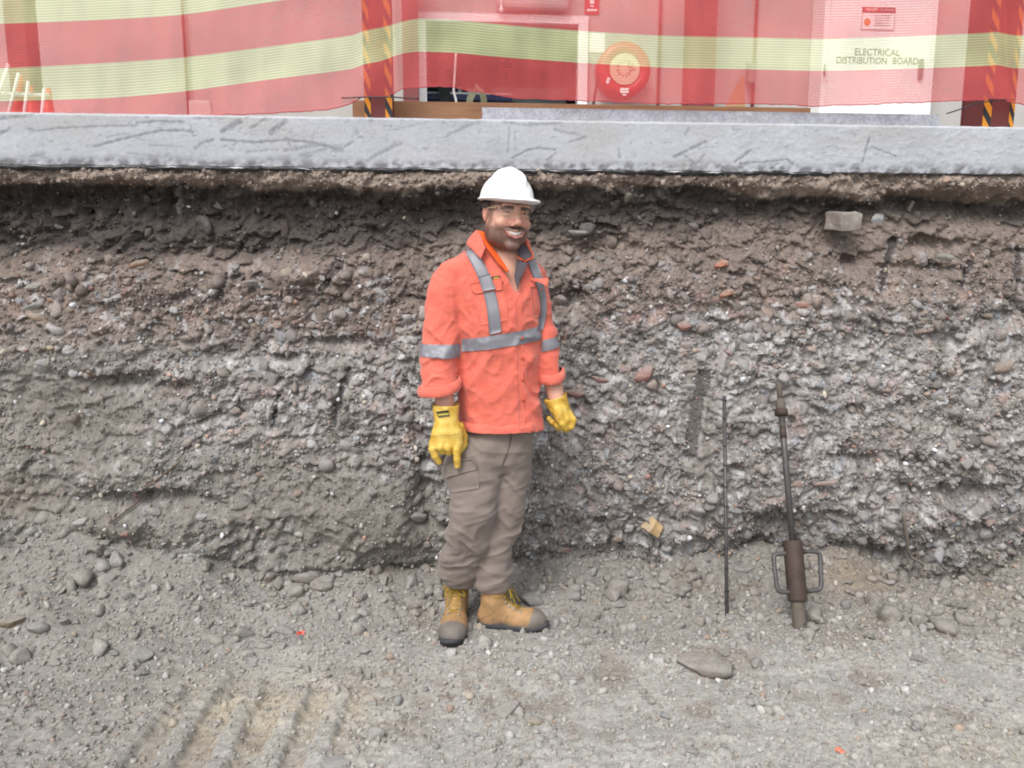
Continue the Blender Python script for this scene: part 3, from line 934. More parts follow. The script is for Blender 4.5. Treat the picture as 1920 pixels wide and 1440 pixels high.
# loose stones one can point at: pixel, half width, half height in px, colour, label
LOOSE = [(264, 1224, 24, 21, (150, 150, 148), 'large smooth grey stone with a flat face on the left of the pit floor'),
         (268, 1258, 20, 12, (104, 104, 106), 'dark wedge shaped stone lying just below the large smooth grey stone'),
         (22, 1158, 27, 15, (128, 108, 72), 'mossy brown cobble at the left edge below the dirt slope'),
         (218, 1042, 20, 24, (158, 152, 144), 'upright flat grey slab of stone at the foot of the bank on the left'),
         (603, 1082, 22, 17, (142, 136, 130), 'lumpy grey clod wedged at the foot of the bank left of the worker'),
         (1322, 1238, 50, 24, (140, 126, 114), 'long rounded brown clod half buried in front of the rod'),
         (1611, 1271, 21, 13, (128, 108, 100), 'reddish brown stone with a dark hollow under it on the right of the floor'),
         (1598, 1210, 14, 11, (164, 154, 142), 'flat tan grey stone lying before the dark post driver'),
         (1420, 1242, 13, 13, (156, 150, 144), 'round grey stone on the right of the long brown clod'),
         (1003, 1349, 15, 10, (206, 186, 150), 'cream yellow rounded stone in the middle of the gravel foreground'),
         (702, 1372, 20, 15, (200, 196, 190), 'pale lumpy stone in the gravel at the front below the worker'),
         (1075, 1112, 18, 13, (150, 146, 142), 'blocky grey stone behind the side view boot'),
         (1000, 1115, 26, 18, (142, 138, 134), 'big angular grey stone just behind the side view boot'),
         (1225, 1092, 18, 10, (146, 140, 134), 'oval stone at the foot of the bank midway between boots and rod'),
         (1212, 1305, 15, 9, (112, 112, 114), 'dark angular pebble alone on pale gravel right of centre'),
         (622, 1425, 38, 13, (196, 198, 200), 'broad pale flat slab of stone at the bottom edge of the floor'),
         (1787, 1352, 13, 8, (204, 196, 186), 'pale oval pebble in the bare right foreground'),
         (1510, 1182, 9, 8, (170, 164, 156), 'small round stone at the right of the post driver foot'),
         (1745, 1170, 14, 9, (150, 140, 128), 'rounded tan lump at the mouth of the trench on the right'),
         (1600, 1172, 15, 8, (156, 146, 136), 'smooth tan lump half sunk to the right of the post driver foot'),
         (195, 1175, 12, 10, (150, 140, 130), 'brown edged stone on the left slope above the large grey stone'),
         (72, 1172, 18, 14, (160, 158, 154), 'pale lumpy stone to the right of the mossy brown cobble'),
         (455, 1185, 22, 16, (156, 150, 142), 'largest stone of the heap on the left of the red scrap'),
         (535, 1180, 18, 14, (146, 142, 138), 'grey stone right beside the red scrap'),
         (490, 1205, 18, 13, (166, 158, 150), 'angular pale stone in front of the heap by the red scrap'),
         (40, 1228, 20, 18, (156, 146, 136), 'squarish tan stone low at the left edge of the floor'),
         (100, 1240, 15, 10, (176, 168, 160), 'small pale oval stone right of the squarish tan one at the left edge'),
         (1160, 1130, 14, 11, (168, 162, 156), 'pale stone in the loose row between side view boot and rod'),
         (1255, 1112, 14, 10, (150, 144, 138), 'stone in the loose row nearest to the thin rod'),
         (680, 1217, 14, 11, (176, 170, 164), 'pale stone standing alone left of the front boot'),
         (1420, 1025, 15, 13, (170, 172, 172), 'pale grey rock under the hollow beside the driver handle'),
         (1395, 1062, 22, 13, (130, 126, 122), 'dark slanting rock between the rod and the driver handle'),
         (1720, 1232, 13, 9, (140, 134, 126), 'brown pebble on the right slope below the trench')]
for px, py, a, b, c, lab in LOOSE:
    c = [v * .75 + 150 * .25 for v in c]
    p = ground_hit(px, py + b * .6)
    if p[1] > 3.5:
        p = wall_at(px, py)[0] + np.array([0, -.02, 0])
    zc = proj(*p)[2]
    a_, b_ = a / F * zc * 1.15, b / F * zc * 1.15
    sc = (a_, max(b_, a_ * .7), b_)
    rock_obj('stone', p + up * b_ * .18, sc, lin(*c, KG * .95), rot=(rgg.uniform(-.15, .15), rgg.uniform(-.15, .15), rgg.uniform(-.4, .4) if a < 40 else -.45), label=lab, mesh=ROUND_MESH[len(lab) % 10] if 'angular' not in lab and 'flat' not in lab and 'wedge' not in lab else None, cat='stone', group='loose stones on the pit floor')
# ================================================================== CONCRETE SLAB
sx = dense_axis(-2.4, 3.2, .0056, -9, 9)
sz = np.linspace(SLAB_B - .004, SLAB_T, 50).astype(np.float32)
SX, SZ = np.meshgrid(sx, sz, indexing='ij')
spx, spy, _ = proj(SX, np.full_like(SX, SLAB_Y), SZ)
edge = .010 * fbm2(SX * 5, SX * 0 + 3, 151, 4)
SZ2 = SZ + np.where(SZ < SLAB_B + .05, (edge + .004 * vnoise2(SX * 40, SZ * 0, 152)) * sstep(SLAB_B + .05, SLAB_B, SZ), 0)
topn = .0035 * fbm2(SX * 14, SX * 0 + 8, 157, 3)
SZ2 += topn * sstep(SLAB_T - .02, SLAB_T, SZ)
hs_ = .0025 * fbm2(SX * 4, SZ * 6, 153, 3) + .0008 * fbm2(SX * 60, SZ * 60, 154, 2)
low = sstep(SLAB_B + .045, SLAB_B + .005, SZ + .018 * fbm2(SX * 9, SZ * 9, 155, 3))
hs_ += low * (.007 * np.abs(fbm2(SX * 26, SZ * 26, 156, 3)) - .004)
right_r = sstep(1100, 1500, spx)
hs_ += right_r * .0016 * sstep(0, .3, fbm2(SX * 24, SZ * 36, 158, 4, .65))
hs_ -= .012 * sstep(SLAB_T - .008, SLAB_T, SZ)                       # worn top arris
SCR = [([(55, 247), (110, 240), (180, 237), (255, 235)], 3, .6), ([(175, 275), (240, 258), (300, 245), (340, 244), (360, 248)], 4, .75), ([(255, 230), (300, 227), (345, 229)], 4, .7),
       ([(200, 258), (230, 250), (245, 255), (270, 263)], 2, .5), ([(415, 262), (480, 267), (540, 262), (590, 268), (630, 280)], 4, .75), ([(365, 278), (385, 265), (400, 262)], 5, .7),
       ([(418, 246), (450, 226)], 9, .8), ([(470, 240), (498, 222)], 4, .7), ([(508, 248), (535, 228)], 9, .75), ([(535, 282), (600, 270), (640, 282)], 7, .55), ([(560, 292), (640, 272)], 5, .5),
       ([(630, 285), (663, 266)], 3, .6), ([(0, 250), (18, 243)], 6, .8), ([(0, 222), (60, 215)], 5, .6), ([(60, 292), (80, 288)], 8, .5), ([(365, 222), (420, 221)], 3, .5),
       ([(536, 258), (545, 275)], 3, .6), ([(620, 285), (660, 267)], 3, .6), ([(700, 292), (752, 268)], 5, .6), ([(690, 300), (730, 280)], 4, .5), ([(840, 252), (880, 236)], 4, .55), ([(860, 240), (900, 228)], 5, .5),
       ([(960, 296), (990, 281), (1010, 277), (1042, 281)], 2.5, .8), ([(1025, 300), (1045, 285)], 2.5, .6), ([(955, 240), (952, 285)], 2, .5), ([(965, 245), (967, 282)], 1.5, .5),
       ([(990, 234), (1050, 231)], 6, .6), ([(1040, 244), (1085, 252)], 5, .55), ([(1070, 266), (1098, 256)], 4, .6), ([(1160, 280), (1162, 295)], 4, .5), ([(945, 228), (985, 234)], 4, .5),
       ([(1265, 293), (1322, 266)], 4, .75), ([(1282, 290), (1302, 306)], 3, .6), ([(1306, 306), (1320, 291)], 3, .55), ([(1378, 303), (1409, 281)], 4, .75), ([(1388, 306), (1440, 303), (1475, 298), (1486, 307)], 3.5, .7),
       ([(1617, 303), (1630, 256)], 3, .75), ([(1632, 274), (1680, 293)], 2, .8), ([(1640, 290), (1670, 285)], 1.5, .5), ([(1320, 276), (1337, 275)], 2, .5), ([(1285, 252), (1292, 240)], 3, .5),
       ([(585, 262), (590, 245)], 2, .4), ([(357, 232), (360, 246)], 2, .5), ([(460, 285), (520, 280)], 4, .45), ([(280, 272), (340, 275)], 2, .4), ([(240, 287), (300, 294)], 3, .35), ([(730, 245), (790, 232)], 2.5, .35)]
mark = np.zeros_like(SX)
wob = 2.2 * vnoise2(spx / 9, spy / 9, 161)
grain = .55 + .45 * sstep(-.2, .3, vnoise2(spx / 5 + spy / 9, spy / 4 - spx / 14, 163))
for pts, w, a in SCR:
    for (x0, y0), (x1, y1) in zip(pts, pts[1:]):
        dx, dy = x1 - x0, y1 - y0
        t = np.clip(((spx - x0) * dx + (spy - y0) * dy) / (dx * dx + dy * dy), 0, 1)
        d = np.hypot(spx - x0 - t * dx, spy - y0 - t * dy) + wob * min(1, w / 4)
        mark = np.maximum(mark, a * .85 * sstep(w * .75 + 1, w * .25, d) * (grain if w > 4 else .45 + .55 * grain))
smear = sstep(.12, .5, fbm2(spx / 60 + spy / 30, spy / 16 - spx / 90, 165, 3)) * sstep(.0, .4, vnoise2(spx / 11 + spy / 7, spy / 5, 166)) * sstep(1100, 700, spx)
mark = np.maximum(mark, .5 * smear)
smear2 = sstep(.2, .5, fbm2(spx / 34 - spy / 20, spy / 9 + spx / 40, 162, 3)) * sstep(-.05, .4, vnoise2(spx / 6 - spy / 5, spy / 3.5, 164))
mark = np.maximum(mark, .42 * smear2)
cS = lin(200, 203, 210, .66)
SCc = cS * (1 + .17 * fbm2(SX * 3, SZ * 5, 167, 4)[..., None] + .08 * fbm2(SX * 30, SZ * 30, 168, 3)[..., None])
warm = sstep(0, .5, fbm2(SX * 2.3 + 4, SZ * 6, 169, 3))
SCc += (lin(196, 190, 180, .6) - SCc) * (.35 * warm)[..., None]
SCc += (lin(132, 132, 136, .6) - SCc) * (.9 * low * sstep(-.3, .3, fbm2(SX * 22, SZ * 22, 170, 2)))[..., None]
SCc += (lin(104, 107, 118, .6) - SCc) * mark[..., None]
hs_ -= .0015 * mark
S3 = np.stack([SX, SLAB_Y - hs_, SZ2], -1)
nf = len(sx) * len(sz)
back = np.stack([sx, np.full_like(sx, 12.0), np.full_like(sx, SLAB_T)], -1)
bot = np.stack([sx, np.full_like(sx, 3.9), S3[:, 0, 2]], -1)
k0 = np.arange(len(sx) - 1)
tf = np.stack([k0 * len(sz) + len(sz) - 1, (k0 + 1) * len(sz) + len(sz) - 1, nf + k0 + 1, nf + k0], -1)
bf = np.stack([k0 * len(sz), nf + len(sx) + k0, nf + len(sx) + k0 + 1, (k0 + 1) * len(sz)], -1)
vv = np.concatenate([S3.reshape(-1, 3), back, bot]); cc_ = np.concatenate([SCc.reshape(-1, 3), np.tile(cS, (2 * len(sx), 1))])
m, nt, b = mat_new('concrete')
c = N(nt, 'ShaderNodeAttribute', attribute_name='Col').outputs['Color']
tc = N(nt, 'ShaderNodeTexCoord').outputs['Object']
n1 = noise_node(nt, 60, 6, .65, tc); n2 = noise_node(nt, 260, 3, .6, tc)
nt.links.new(mul_color(nt, mul_color(nt, c, ramp(nt, n1.outputs[0], [(.3, .9), (.7, 1.08)]).outputs[0]), ramp(nt, n2.outputs[0], [(.3, .9), (.7, 1.1)]).outputs[0]), b.inputs['Base Color'])
b.inputs['Roughness'].default_value = .85
bump_chain(nt, b, [(n1.outputs[0], .15, .004), (n2.outputs[0], .25, .002)])
MAT_CONC = m
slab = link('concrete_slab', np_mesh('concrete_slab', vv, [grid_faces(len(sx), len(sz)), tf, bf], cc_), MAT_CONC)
props(slab, 'thick scraped grey concrete slab edge running across above the dirt bank', 'slab', kind='structure')

# plastic membrane squeezed out under the slab
mx = np.arange(-2.4, P(1560, 325, SLAB_Y)[0], .008)
M_BLACK = simple_mat('black_plastic', (.012, .012, .014), .45, spec=.5)
M_WFILM = simple_mat('pale_film', (.62, .62, .64), .5)
e0 = np.interp(mx, sx, S3[:, 0, 2])
rag = .004 * vnoise2(mx * 12, mx * 0, 171) + .003 * vnoise2(mx * 47, mx * 0, 172)
rag2 = .017 + .006 * vnoise2(mx * 6, mx * 0, 173) + .004 * vnoise2(mx * 60, mx * 0, 174) + .02 * sstep(.62, .8, vnoise2(mx * 9, mx * 0 + 3, 175))
yb = SLAB_Y + .006
rows = [np.stack([mx, np.full_like(mx, yb + .05), e0 - .002], -1),
        np.stack([mx, np.full_like(mx, yb - .004) + .004 * vnoise2(mx * 20, mx * 0, 176), e0 - .003 + rag * .4], -1),
        np.stack([mx, np.full_like(mx, yb + .004) + .006 * vnoise2(mx * 25, mx * 0, 177), e0 - rag2], -1)]
V = np.stack(rows, 1).reshape(-1, 3)
mem = empty('damp_proof_membrane', (0, SLAB_Y, SLAB_B), 'thin torn plastic sheet poking out under the concrete slab edge', 'plastic sheet')
link('black_sheet', np_mesh('black_sheet', V, grid_faces(len(mx), 3)), M_BLACK, mem)
thick = np.clip(.0004 + .0030 * (vnoise2(mx * 11, mx * 0, 178) + .1), .00005, .004)
yy = rows[1][:, 1] - .005
rows = [np.stack([mx, yy + .004, rows[1][:, 2] - .001 + thick], -1), np.stack([mx, yy - .002, rows[1][:, 2] - .001 + thick * .4], -1), np.stack([mx, yy, rows[1][:, 2] - .001 - thick], -1)]
link('pale_film', np_mesh('pale_film', np.stack(rows, 1).reshape(-1, 3), grid_faces(len(mx), 3)), M_WFILM, mem)

# ================================================================== COLUMNS, BOARDS
M_RED = simple_mat('red_oxide_paint', lin(134, 62, 60, .62), .6, var=.15, vscale=8, bump=.1)
M_TAPEY = simple_mat('yellow_tape', lin(252, 168, 40, .72), .5, var=.06)
M_TAPEK = simple_mat('black_tape', (.02, .021, .026), .5, var=.1)
M_BOLT = simple_mat('grey_speck', (.4, .38, .36), .7)


def hazard_tape(parent, x0, x1, y, z0, z1, period=.098, slant=.062, phase=0.0, yend=None):
    """one vertical strip of slanted black and yellow bars on a column face, each colour one sheet 1 mm thick"""
    tp = empty('hazard_tape', (x0, y, z0)); tp.parent = parent; tp.matrix_parent_inverse = PW(parent)
    for kind, mat_ in ((0, M_TAPEY), (1, M_TAPEK)):
        bm = bmesh.new()
        z = z0 - slant - period + phase
        while z < z1 + slant:
            a = z + kind * period / 2; b_ = a + period / 2
            q = [(x0, a + slant), (x1, a), (x1, b_), (x0, b_ + slant)]
            if max(p[1] for p in q) > z0 and min(p[1] for p in q) < z1:
                f = [bm.verts.new((x, y, min(max(zz, z0), z1))) for x, zz in q]
                try:
                    bm.faces.new(f)
                except ValueError:
                    pass
            z += period
        bmesh.ops.remove_doubles(bm, verts=bm.verts[:], dist=1e-6)
        link('yellow_bars' if kind == 0 else 'black_bars', bm_mesh('tape', bm), mat_, tp, smooth=False)
    return tp


def column(pxl, pxr, Y, depth, label, tape=None, top=4.6, w=None, phase=0.0, hsec=True):
    a = P(pxl, 225, Y); b_ = P(pxr, 225, Y)
    xc, w = (a[0] + b_[0]) / 2, abs(b_[0] - a[0])
    e = empty('steel_column', (xc, Y + depth / 2, SLAB_T), label, 'column', 'red oxide steel columns on the slab')
    h = top - SLAB_T
    bm = bmesh.new()
    t = .011
    if hsec:
        add_box(bm, (xc, Y + t / 2, SLAB_T + h / 2), (w, t, h)); add_box(bm, (xc, Y + depth - t / 2, SLAB_T + h / 2), (w, t, h))
        add_box(bm, (xc, Y + depth / 2, SLAB_T + h / 2), (t, depth - 2 * t - .004, h))
        for s in (-1, 1):                      # boxed sides
            add_box(bm, (xc + s * (w / 2 - .006), Y + depth / 2, SLAB_T + h / 2), (.006, depth - 2 * t - .002, h))
    else:
        add_box(bm, (xc, Y + depth / 2, SLAB_T + h / 2), (w, depth, h))
    link('shaft', bm_mesh('shaft', bm), M_RED, e, smooth=False)
    box_obj('base_plate', (xc, Y + depth / 2, SLAB_T + .006), (w + .02, depth + .02, .012), M_RED, e)
    if tape:
        for l, r_, ph in tape:
            hazard_tape(e, P(l, 225, Y)[0], P(r_, 225, Y)[0], Y - .0015, SLAB_T + .002, top - .2, phase=ph)
    return e


column(684, 736.5, 3.78, .14, 'red brown steel column with hazard tape left of the timber board', [(684.5, 696, .0), (723, 736, .02)])
column(1840, 1901, 3.78, .16, 'red brown steel column with hazard tape beside the electrical cupboard', [(1842, 1857.5, .03), (1891, 1900.5, .05)])
column(757, 786, 6.55, .16, 'dark red column set back between the taped column and the window', hsec=False)
column(1288, 1338, 6.45, .16, 'red column against the wall right of the fire hose reel', hsec=False)
column(25, 62, 5.2, .16, 'red column behind the net above the folding barrier', hsec=False)

m, nt, b = mat_new('plywood')
tc = N(nt, 'ShaderNodeTexCoord').outputs['Object']
mp = N(nt, 'ShaderNodeMapping'); mp.inputs['Scale'].default_value = (1.2, 8, 26); nt.links.new(tc, mp.inputs[0])
n1 = noise_node(nt, 3.2, 6, .65, mp.outputs[0]); n2 = noise_node(nt, 5, 3, .5, tc)
r1 = ramp(nt, n1.outputs[0], [(.3, lin(186, 138, 102, .66)), (.7, lin(214, 172, 132, .66))])
nt.links.new(mul_color(nt, r1.outputs[0], ramp(nt, n2.outputs[0], [(.3, .85), (.7, 1.1)]).outputs[0]), b.inputs['Base Color'])
b.inputs['Roughness'].default_value = .75
bump_chain(nt, b, [(n1.outputs[0], .15, .002)])
M_PLY = m
a = P(661, 222, 3.96); b_ = P(1522, 205, 3.96); zt = P(900, 192, 3.96)[2]
box_obj('timber_board', ((a[0] + b_[0]) / 2, 3.98, (SLAB_T + zt) / 2 + .002), (b_[0] - a[0], .018, zt - SLAB_T), M_PLY, bevel=.002)
props(bpy.data.objects['timber_board'], 'long brown timber formwork board standing on edge on the slab', 'board')
m, nt, b = mat_new('galvanised_steel')
tc = N(nt, 'ShaderNodeTexCoord').outputs['Object']
vo = N(nt, 'ShaderNodeTexVoronoi'); vo.inputs['Scale'].default_value = 95; nt.links.new(tc, vo.inputs['Vector'])
n1 = noise_node(nt, 25, 4, .6, tc)
nt.links.new(mul_color(nt, ramp(nt, vo.outputs['Color'], [(.2, lin(166, 166, 174, .8)), (.8, lin(190, 190, 198, .8))]).outputs[0], ramp(nt, n1.outputs[0], [(.3, .85), (.7, 1.1)]).outputs[0]), b.inputs['Base Color'])
b.inputs['Metallic'].default_value = .35; b.inputs['Roughness'].default_value = .5
M_GALV = m
a = P(904, 225, 3.72); b_ = P(1762, 225, 3.72); zt = P(1300, 207.5, 3.72)[2]
bm = bmesh.new()
L = b_[0] - a[0]; xc = (a[0] + b_[0]) / 2; h = zt - SLAB_T - .002
add_box(bm, (xc, 3.7215, SLAB_T + h / 2 + .002), (L, .003, h)); add_box(bm, (xc, 3.745, zt - .0015), (L, .044, .003)); add_box(bm, (xc, 3.745, SLAB_T + .0045), (L, .044, .003))
o = link('steel_channel', bm_mesh('steel_channel', bm), M_GALV, None, smooth=False)
props(o, 'long galvanised steel channel lying on the slab before the timber board', 'channel')

# ================================================================== THE BUILDING BEHIND THE NET
BY = 6.8
M_WALL = simple_mat('painted_block', lin(210, 206, 200, .60), .8, var=.08, vscale=4, bump=.1)
M_WHITE = simple_mat('white_paint', (.8, .8, .78), .45, var=.03, bump=.03)
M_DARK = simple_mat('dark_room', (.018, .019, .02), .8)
M_GREY = simple_mat('grey_paint', lin(150, 154, 150, .6), .6)
M_BLUE = simple_mat('blue_paint', lin(40, 46, 110, .7), .5)
M_FIRE = simple_mat('fire_red', lin(214, 30, 34, .7), .4, var=.05, bump=.02)
bld = empty('building', (0.5, BY, SLAB_T), 'pale painted building with a dark window behind the red and yellow net', 'building')
oa = P(796, 40, BY); ob = P(1088, 40, BY)
oz0, oz1 = SLAB_T + .05, oa[2]
XL, XR, ZT = -9.0, 11.0, 6.2
for nm, x0, x1, z0, z1 in (('wall_panel', XL, oa[0], SLAB_T, ZT), ('wall_panel', ob[0], XR, SLAB_T, ZT), ('wall_panel', oa[0], ob[0], oz1, ZT), ('wall_panel', oa[0], ob[0], SLAB_T, oz0)):
    box_obj(nm, ((x0 + x1) / 2, BY + .1, (z0 + z1) / 2), (x1 - x0, .2, z1 - z0), M_WALL, bld)
fr = empty('window', (oa[0], BY, oz0)); fr.parent = bld; fr.matrix_parent_inverse = PW(bld)
fw = .06
bm = bmesh.new()
add_box(bm, (oa[0] - fw / 2 + .01, BY - .012, (oz0 + oz1) / 2), (fw, .05, oz1 - oz0 + .02)); add_box(bm, (ob[0] + fw / 2 - .01, BY - .012, (oz0 + oz1) / 2), (fw * 1.3, .05, oz1 - oz0 + .02))
add_box(bm, ((oa[0] + ob[0]) / 2, BY - .014, oz1 + fw / 2), (ob[0] - oa[0] + 2 * fw, .05, fw))
link('frame', bm_mesh('frame', bm), M_WHITE, fr, smooth=False)
mg, nt, b = mat_new('window_glass')
b.inputs['Base Color'].default_value = (.9, .95, .95, 1); b.inputs['Roughness'].default_value = .02; b.inputs['Transmission Weight'].default_value = 1; b.inputs['IOR'].default_value = 1.1
xm = (oa[0] + ob[0]) / 2; wd = ob[0] - oa[0]
box_obj('pane', (xm, BY + .06, (oz0 + oz1) / 2), (wd - .012, .006, oz1 - oz0 - .012), mg, fr)
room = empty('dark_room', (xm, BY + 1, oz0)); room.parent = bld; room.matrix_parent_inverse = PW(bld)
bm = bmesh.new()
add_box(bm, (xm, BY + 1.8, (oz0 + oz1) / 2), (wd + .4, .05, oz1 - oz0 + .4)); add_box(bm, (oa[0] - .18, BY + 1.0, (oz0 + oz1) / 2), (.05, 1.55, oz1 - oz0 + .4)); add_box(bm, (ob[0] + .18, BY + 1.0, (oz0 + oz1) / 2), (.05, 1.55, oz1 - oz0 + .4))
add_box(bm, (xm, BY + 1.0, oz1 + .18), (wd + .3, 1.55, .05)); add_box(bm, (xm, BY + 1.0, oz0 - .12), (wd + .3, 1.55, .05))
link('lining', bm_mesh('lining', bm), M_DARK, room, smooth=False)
q = P(895, 182, BY + .9)
box_obj('blue_shelf', (xm - .25, BY + .9, q[2] - .03), (wd * .62, .3, .045), M_BLUE, room)
box_obj('shelf_edge', (xm - .25, BY + .74, q[2] + .0), (wd * .62, .012, .016), M_WHITE, room)
box_obj('grey_cupboard', (ob[0] - .33, BY + 1.0, q[2] + .0), (.7, .3, .16), M_GREY, room)
box_obj('dark_post', (P(833, 180, BY + .6)[0], BY + .6, (oz0 + oz1) / 2), (.10, .1, oz1 - oz0), M_DARK, room)
for px in (862, 880):
    box_obj('white_cup', (P(px, 171, BY + .9)[0], BY + .88, q[2] + .055), (.035, .035, .05), M_WHITE, room, bevel=.008)
cab = []
for k in range(5):
    cab.append(spline([P(876 + 2 * k, 190, 4.3), P(880 + 3 * k, 178 - k, 4.32), P(893, 167 - 2 * k, 4.32), P(906 - 2 * k, 172 - k, 4.3), P(912 - 2 * k, 190, 4.3)], 6))
M_CABLE = simple_mat('green_cable', lin(160, 164, 130, .6), .5)
cb = empty('cable_coil', P(893, 190, 4.3), 'coil of pale green cable showing over the timber board under the net', 'cable')
for c_ in cab:
    c_ = c_.copy(); c_[0, 2] = c_[-1, 2] = SLAB_T + .005
    tube_obj('cable_loop', c_, .0055, M_CABLE, cb, 6)
o = tube_obj('light_cord', spline([P(855, 100, 4.4), P(852, 150, 4.4), P(851, 172, 4.4), P(855, 188, 4.4), P(857, 215, 4.4)], 6), .006, M_WHITE)
props(o, 'thin white cord hanging over the timber board before the dark window', 'cord')

# wall fittings
def on_wall(px, py, Y=BY):
    return P(px, py, Y)


ctr = on_wall(1170, 131, BY - .16)
hr = empty('fire_hose_reel', ctr, 'round red fire hose reel with a pale centre on the wall', 'hose reel')
def disc(name, r0, r1, y0, y1, mat_, parent, bulge=0):
    bm = bmesh.new(); sg = 40; rings = []
    prof = [(r0, y1), (r0, y0), ((r0 + r1) / 2, y0 - bulge), (r1, y0), (r1, y1)]
    for r_, yy in prof:
        rings.append([bm.verts.new((ctr[0] + r_ * math.cos(2 * math.pi * k / sg), ctr[1] + yy, ctr[2] + r_ * math.sin(2 * math.pi * k / sg))) for k in range(sg)])
    for p, q in zip(rings, rings[1:]):
        for k in range(sg):
            bm.faces.new((p[k], p[(k + 1) % sg], q[(k + 1) % sg], q[k]))
    return link(name, bm_mesh(name, bm), mat_, parent)
disc('reel_side', .118, .212, -.02, .14, M_FIRE, hr, .008)
bm = bmesh.new(); bmesh.ops.create_cone(bm, cap_ends=True, segments=40, radius1=.122, radius2=.122, depth=.06, matrix=Matrix.Translation(Vector(ctr)) @ Matrix.Rotation(math.pi / 2, 4, 'X'))
link('hub_disc', bm_mesh('hub', bm), simple_mat('cream_print', lin(238, 214, 180, .7), .5, var=.12, vscale=30), hr, smooth=False)
bm = bmesh.new()
for k in range(14):
    a_ = k * .55; add_box(bm, (ctr[0] + .07 * math.cos(a_) * (1 - .03 * k), ctr[1] - .0315, ctr[2] + .07 * math.sin(a_) * (1 - .03 * k)), (.022, .002, .01), Matrix.Rotation(-a_, 3, 'Y'))
link('hub_print', bm_mesh('print', bm), simple_mat('brown_print', lin(170, 110, 84, .6), .6), hr, smooth=False)
bm = bmesh.new(); add_box(bm, (ctr[0] + .0, ctr[1] - .03, ctr[2] - .165), (.07, .003, .04)); add_box(bm, (ctr[0] + .0, ctr[1] - .03, ctr[2] - .197), (.03, .003, .012)); add_box(bm, (ctr[0] - .135, ctr[1] - .03, ctr[2] - .09), (.022, .003, .05), Matrix.Rotation(.3, 3, 'Y'))
_lp = bm; bm = bmesh.new(); _lp.free()
for dx_, dz_, w_, h_, ro in ((0, -.165, .07, .04, 0), (0, -.197, .03, .012, 0), (-.135, -.09, .022, .05, .3)):
    box_obj('label_plate', (ctr[0] + dx_, ctr[1] - .03, ctr[2] + dz_), (w_, .003, h_), M_WHITE, hr, rot=Matrix.Rotation(ro, 3, 'Y'))
bm.free()
box_obj('wall_bracket', (ctr[0], ctr[1] + .14, ctr[2]), (.05, .06, .1), M_FIRE, hr)
tube_obj('hose_end', spline([ctr + [-.2, .02, .02], ctr + [-.215, .02, -.1], ctr + [-.24, .05, -.3], ctr + [-.25, .05, -.5]], 5), .012, simple_mat('hose_rubber', (.05, .02, .02), .6), hr)

a = on_wall(1110, 4, BY - .01)
sg_ = empty('fire_hose_sign', a, 'small red sign with a white hose mark high on the wall', 'sign')
box_obj('plate', (a[0], BY - .006, a[2] + .04), (.115, .01, .26), M_FIRE, sg_)
bm = bmesh.new()
add_box(bm, (a[0], BY - .0125, a[2] + .03), (.035, .003, .09)); add_box(bm, (a[0] + .012, BY - .0125, a[2] + .10), (.05, .003, .04)); add_box(bm, (a[0], BY - .0125, a[2] - .032), (.03, .003, .01)); add_box(bm, (a[0], BY - .0125, a[2] - .062), (.085, .003, .016))
link('white_mark', bm_mesh('mark', bm), M_WHITE, sg_, smooth=False)
a = on_wall(1119, 80, BY - .01)
o = box_obj('paper_notice', (a[0], BY - .003, a[2]), (.135, .004, .15), M_WHITE); props(o, 'blank white paper notice on the wall beside the hose reel', 'notice')
a = on_wall(998, 2, BY - .05)
o = box_obj('wall_cabinet', (a[0], BY - .06, a[2] + .12), (.58, .11, .38), M_WALL, bevel=.03); props(o, 'pale rounded wall cabinet above the window behind the net', 'cabinet')
a = on_wall(940, 15, BY - .13)
o = tube_obj('pull_cord_knob', [a + [0, 0, .2], a + [0, 0, .02], a, a + [0, 0, -.02], a + [0, 0, -.035]], [.004, .004, .014, .018, .004], M_WHITE); props(o, 'round white knob on a cord by the wall cabinet', 'knob')
for px, r_, lab in ((1236, .012, 'slim dark red pipe running down the wall right of the hose reel'), (1415, .013, 'slim red pipe with a switch box left of the electrical cupboard'), (347, .011, 'thin dark conduit on the pale wall behind the left net')):
    a = on_wall(px, 100, BY - .03)
    o = tube_obj('wall_pipe', [(a[0], BY - .03, SLAB_T + .01), (a[0], BY - .03, 4.9)], r_, M_RED); props(o, lab, 'pipe', 'pipes on the building wall')
a = on_wall(1406, 138, BY - .06)
o = box_obj('switch_box', (a[0], BY - .075, a[2]), (.06, .06, .16), M_GREY, bevel=.006); props(o, 'small grey switch box beside a slim red pipe', 'switch')
a = on_wall(1370, 185, 5.6); b2_ = on_wall(1400, 130, 5.6)
bm = bmesh.new()
q = [on_wall(1352, 215, 5.6), on_wall(1398, 215, 5.6), on_wall(1396, 150, 5.6), on_wall(1392, 140, 5.6)]
f0 = [bm.verts.new(Vector(p)) for p in q]; f1_ = [bm.verts.new(Vector(p) + Vector((0, .02, 0))) for p in q]
bm.faces.new(f0); bm.faces.new(f1_[::-1])
for k in range(4):
    bm.faces.new((f0[k], f0[(k + 1) % 4], f1_[(k + 1) % 4], f1_[k]))
for v in bm.verts:
    if v.co.z < SLAB_T + .25: v.co.z = SLAB_T
o = link('leaning_board', bm_mesh('leaning_board', bm), M_PLY, None, smooth=False); props(o, 'wedge of tan board leaning near the switch box behind the net', 'board')
a = P(376, 189, 4.1); hb = a[2] - SLAB_T
o = box_obj('paper_packet', (a[0], 4.1, SLAB_T + hb / 2), (.105, .04, hb), M_WHITE, bevel=.01); props(o, 'pale white packet standing low behind the left net', 'packet')

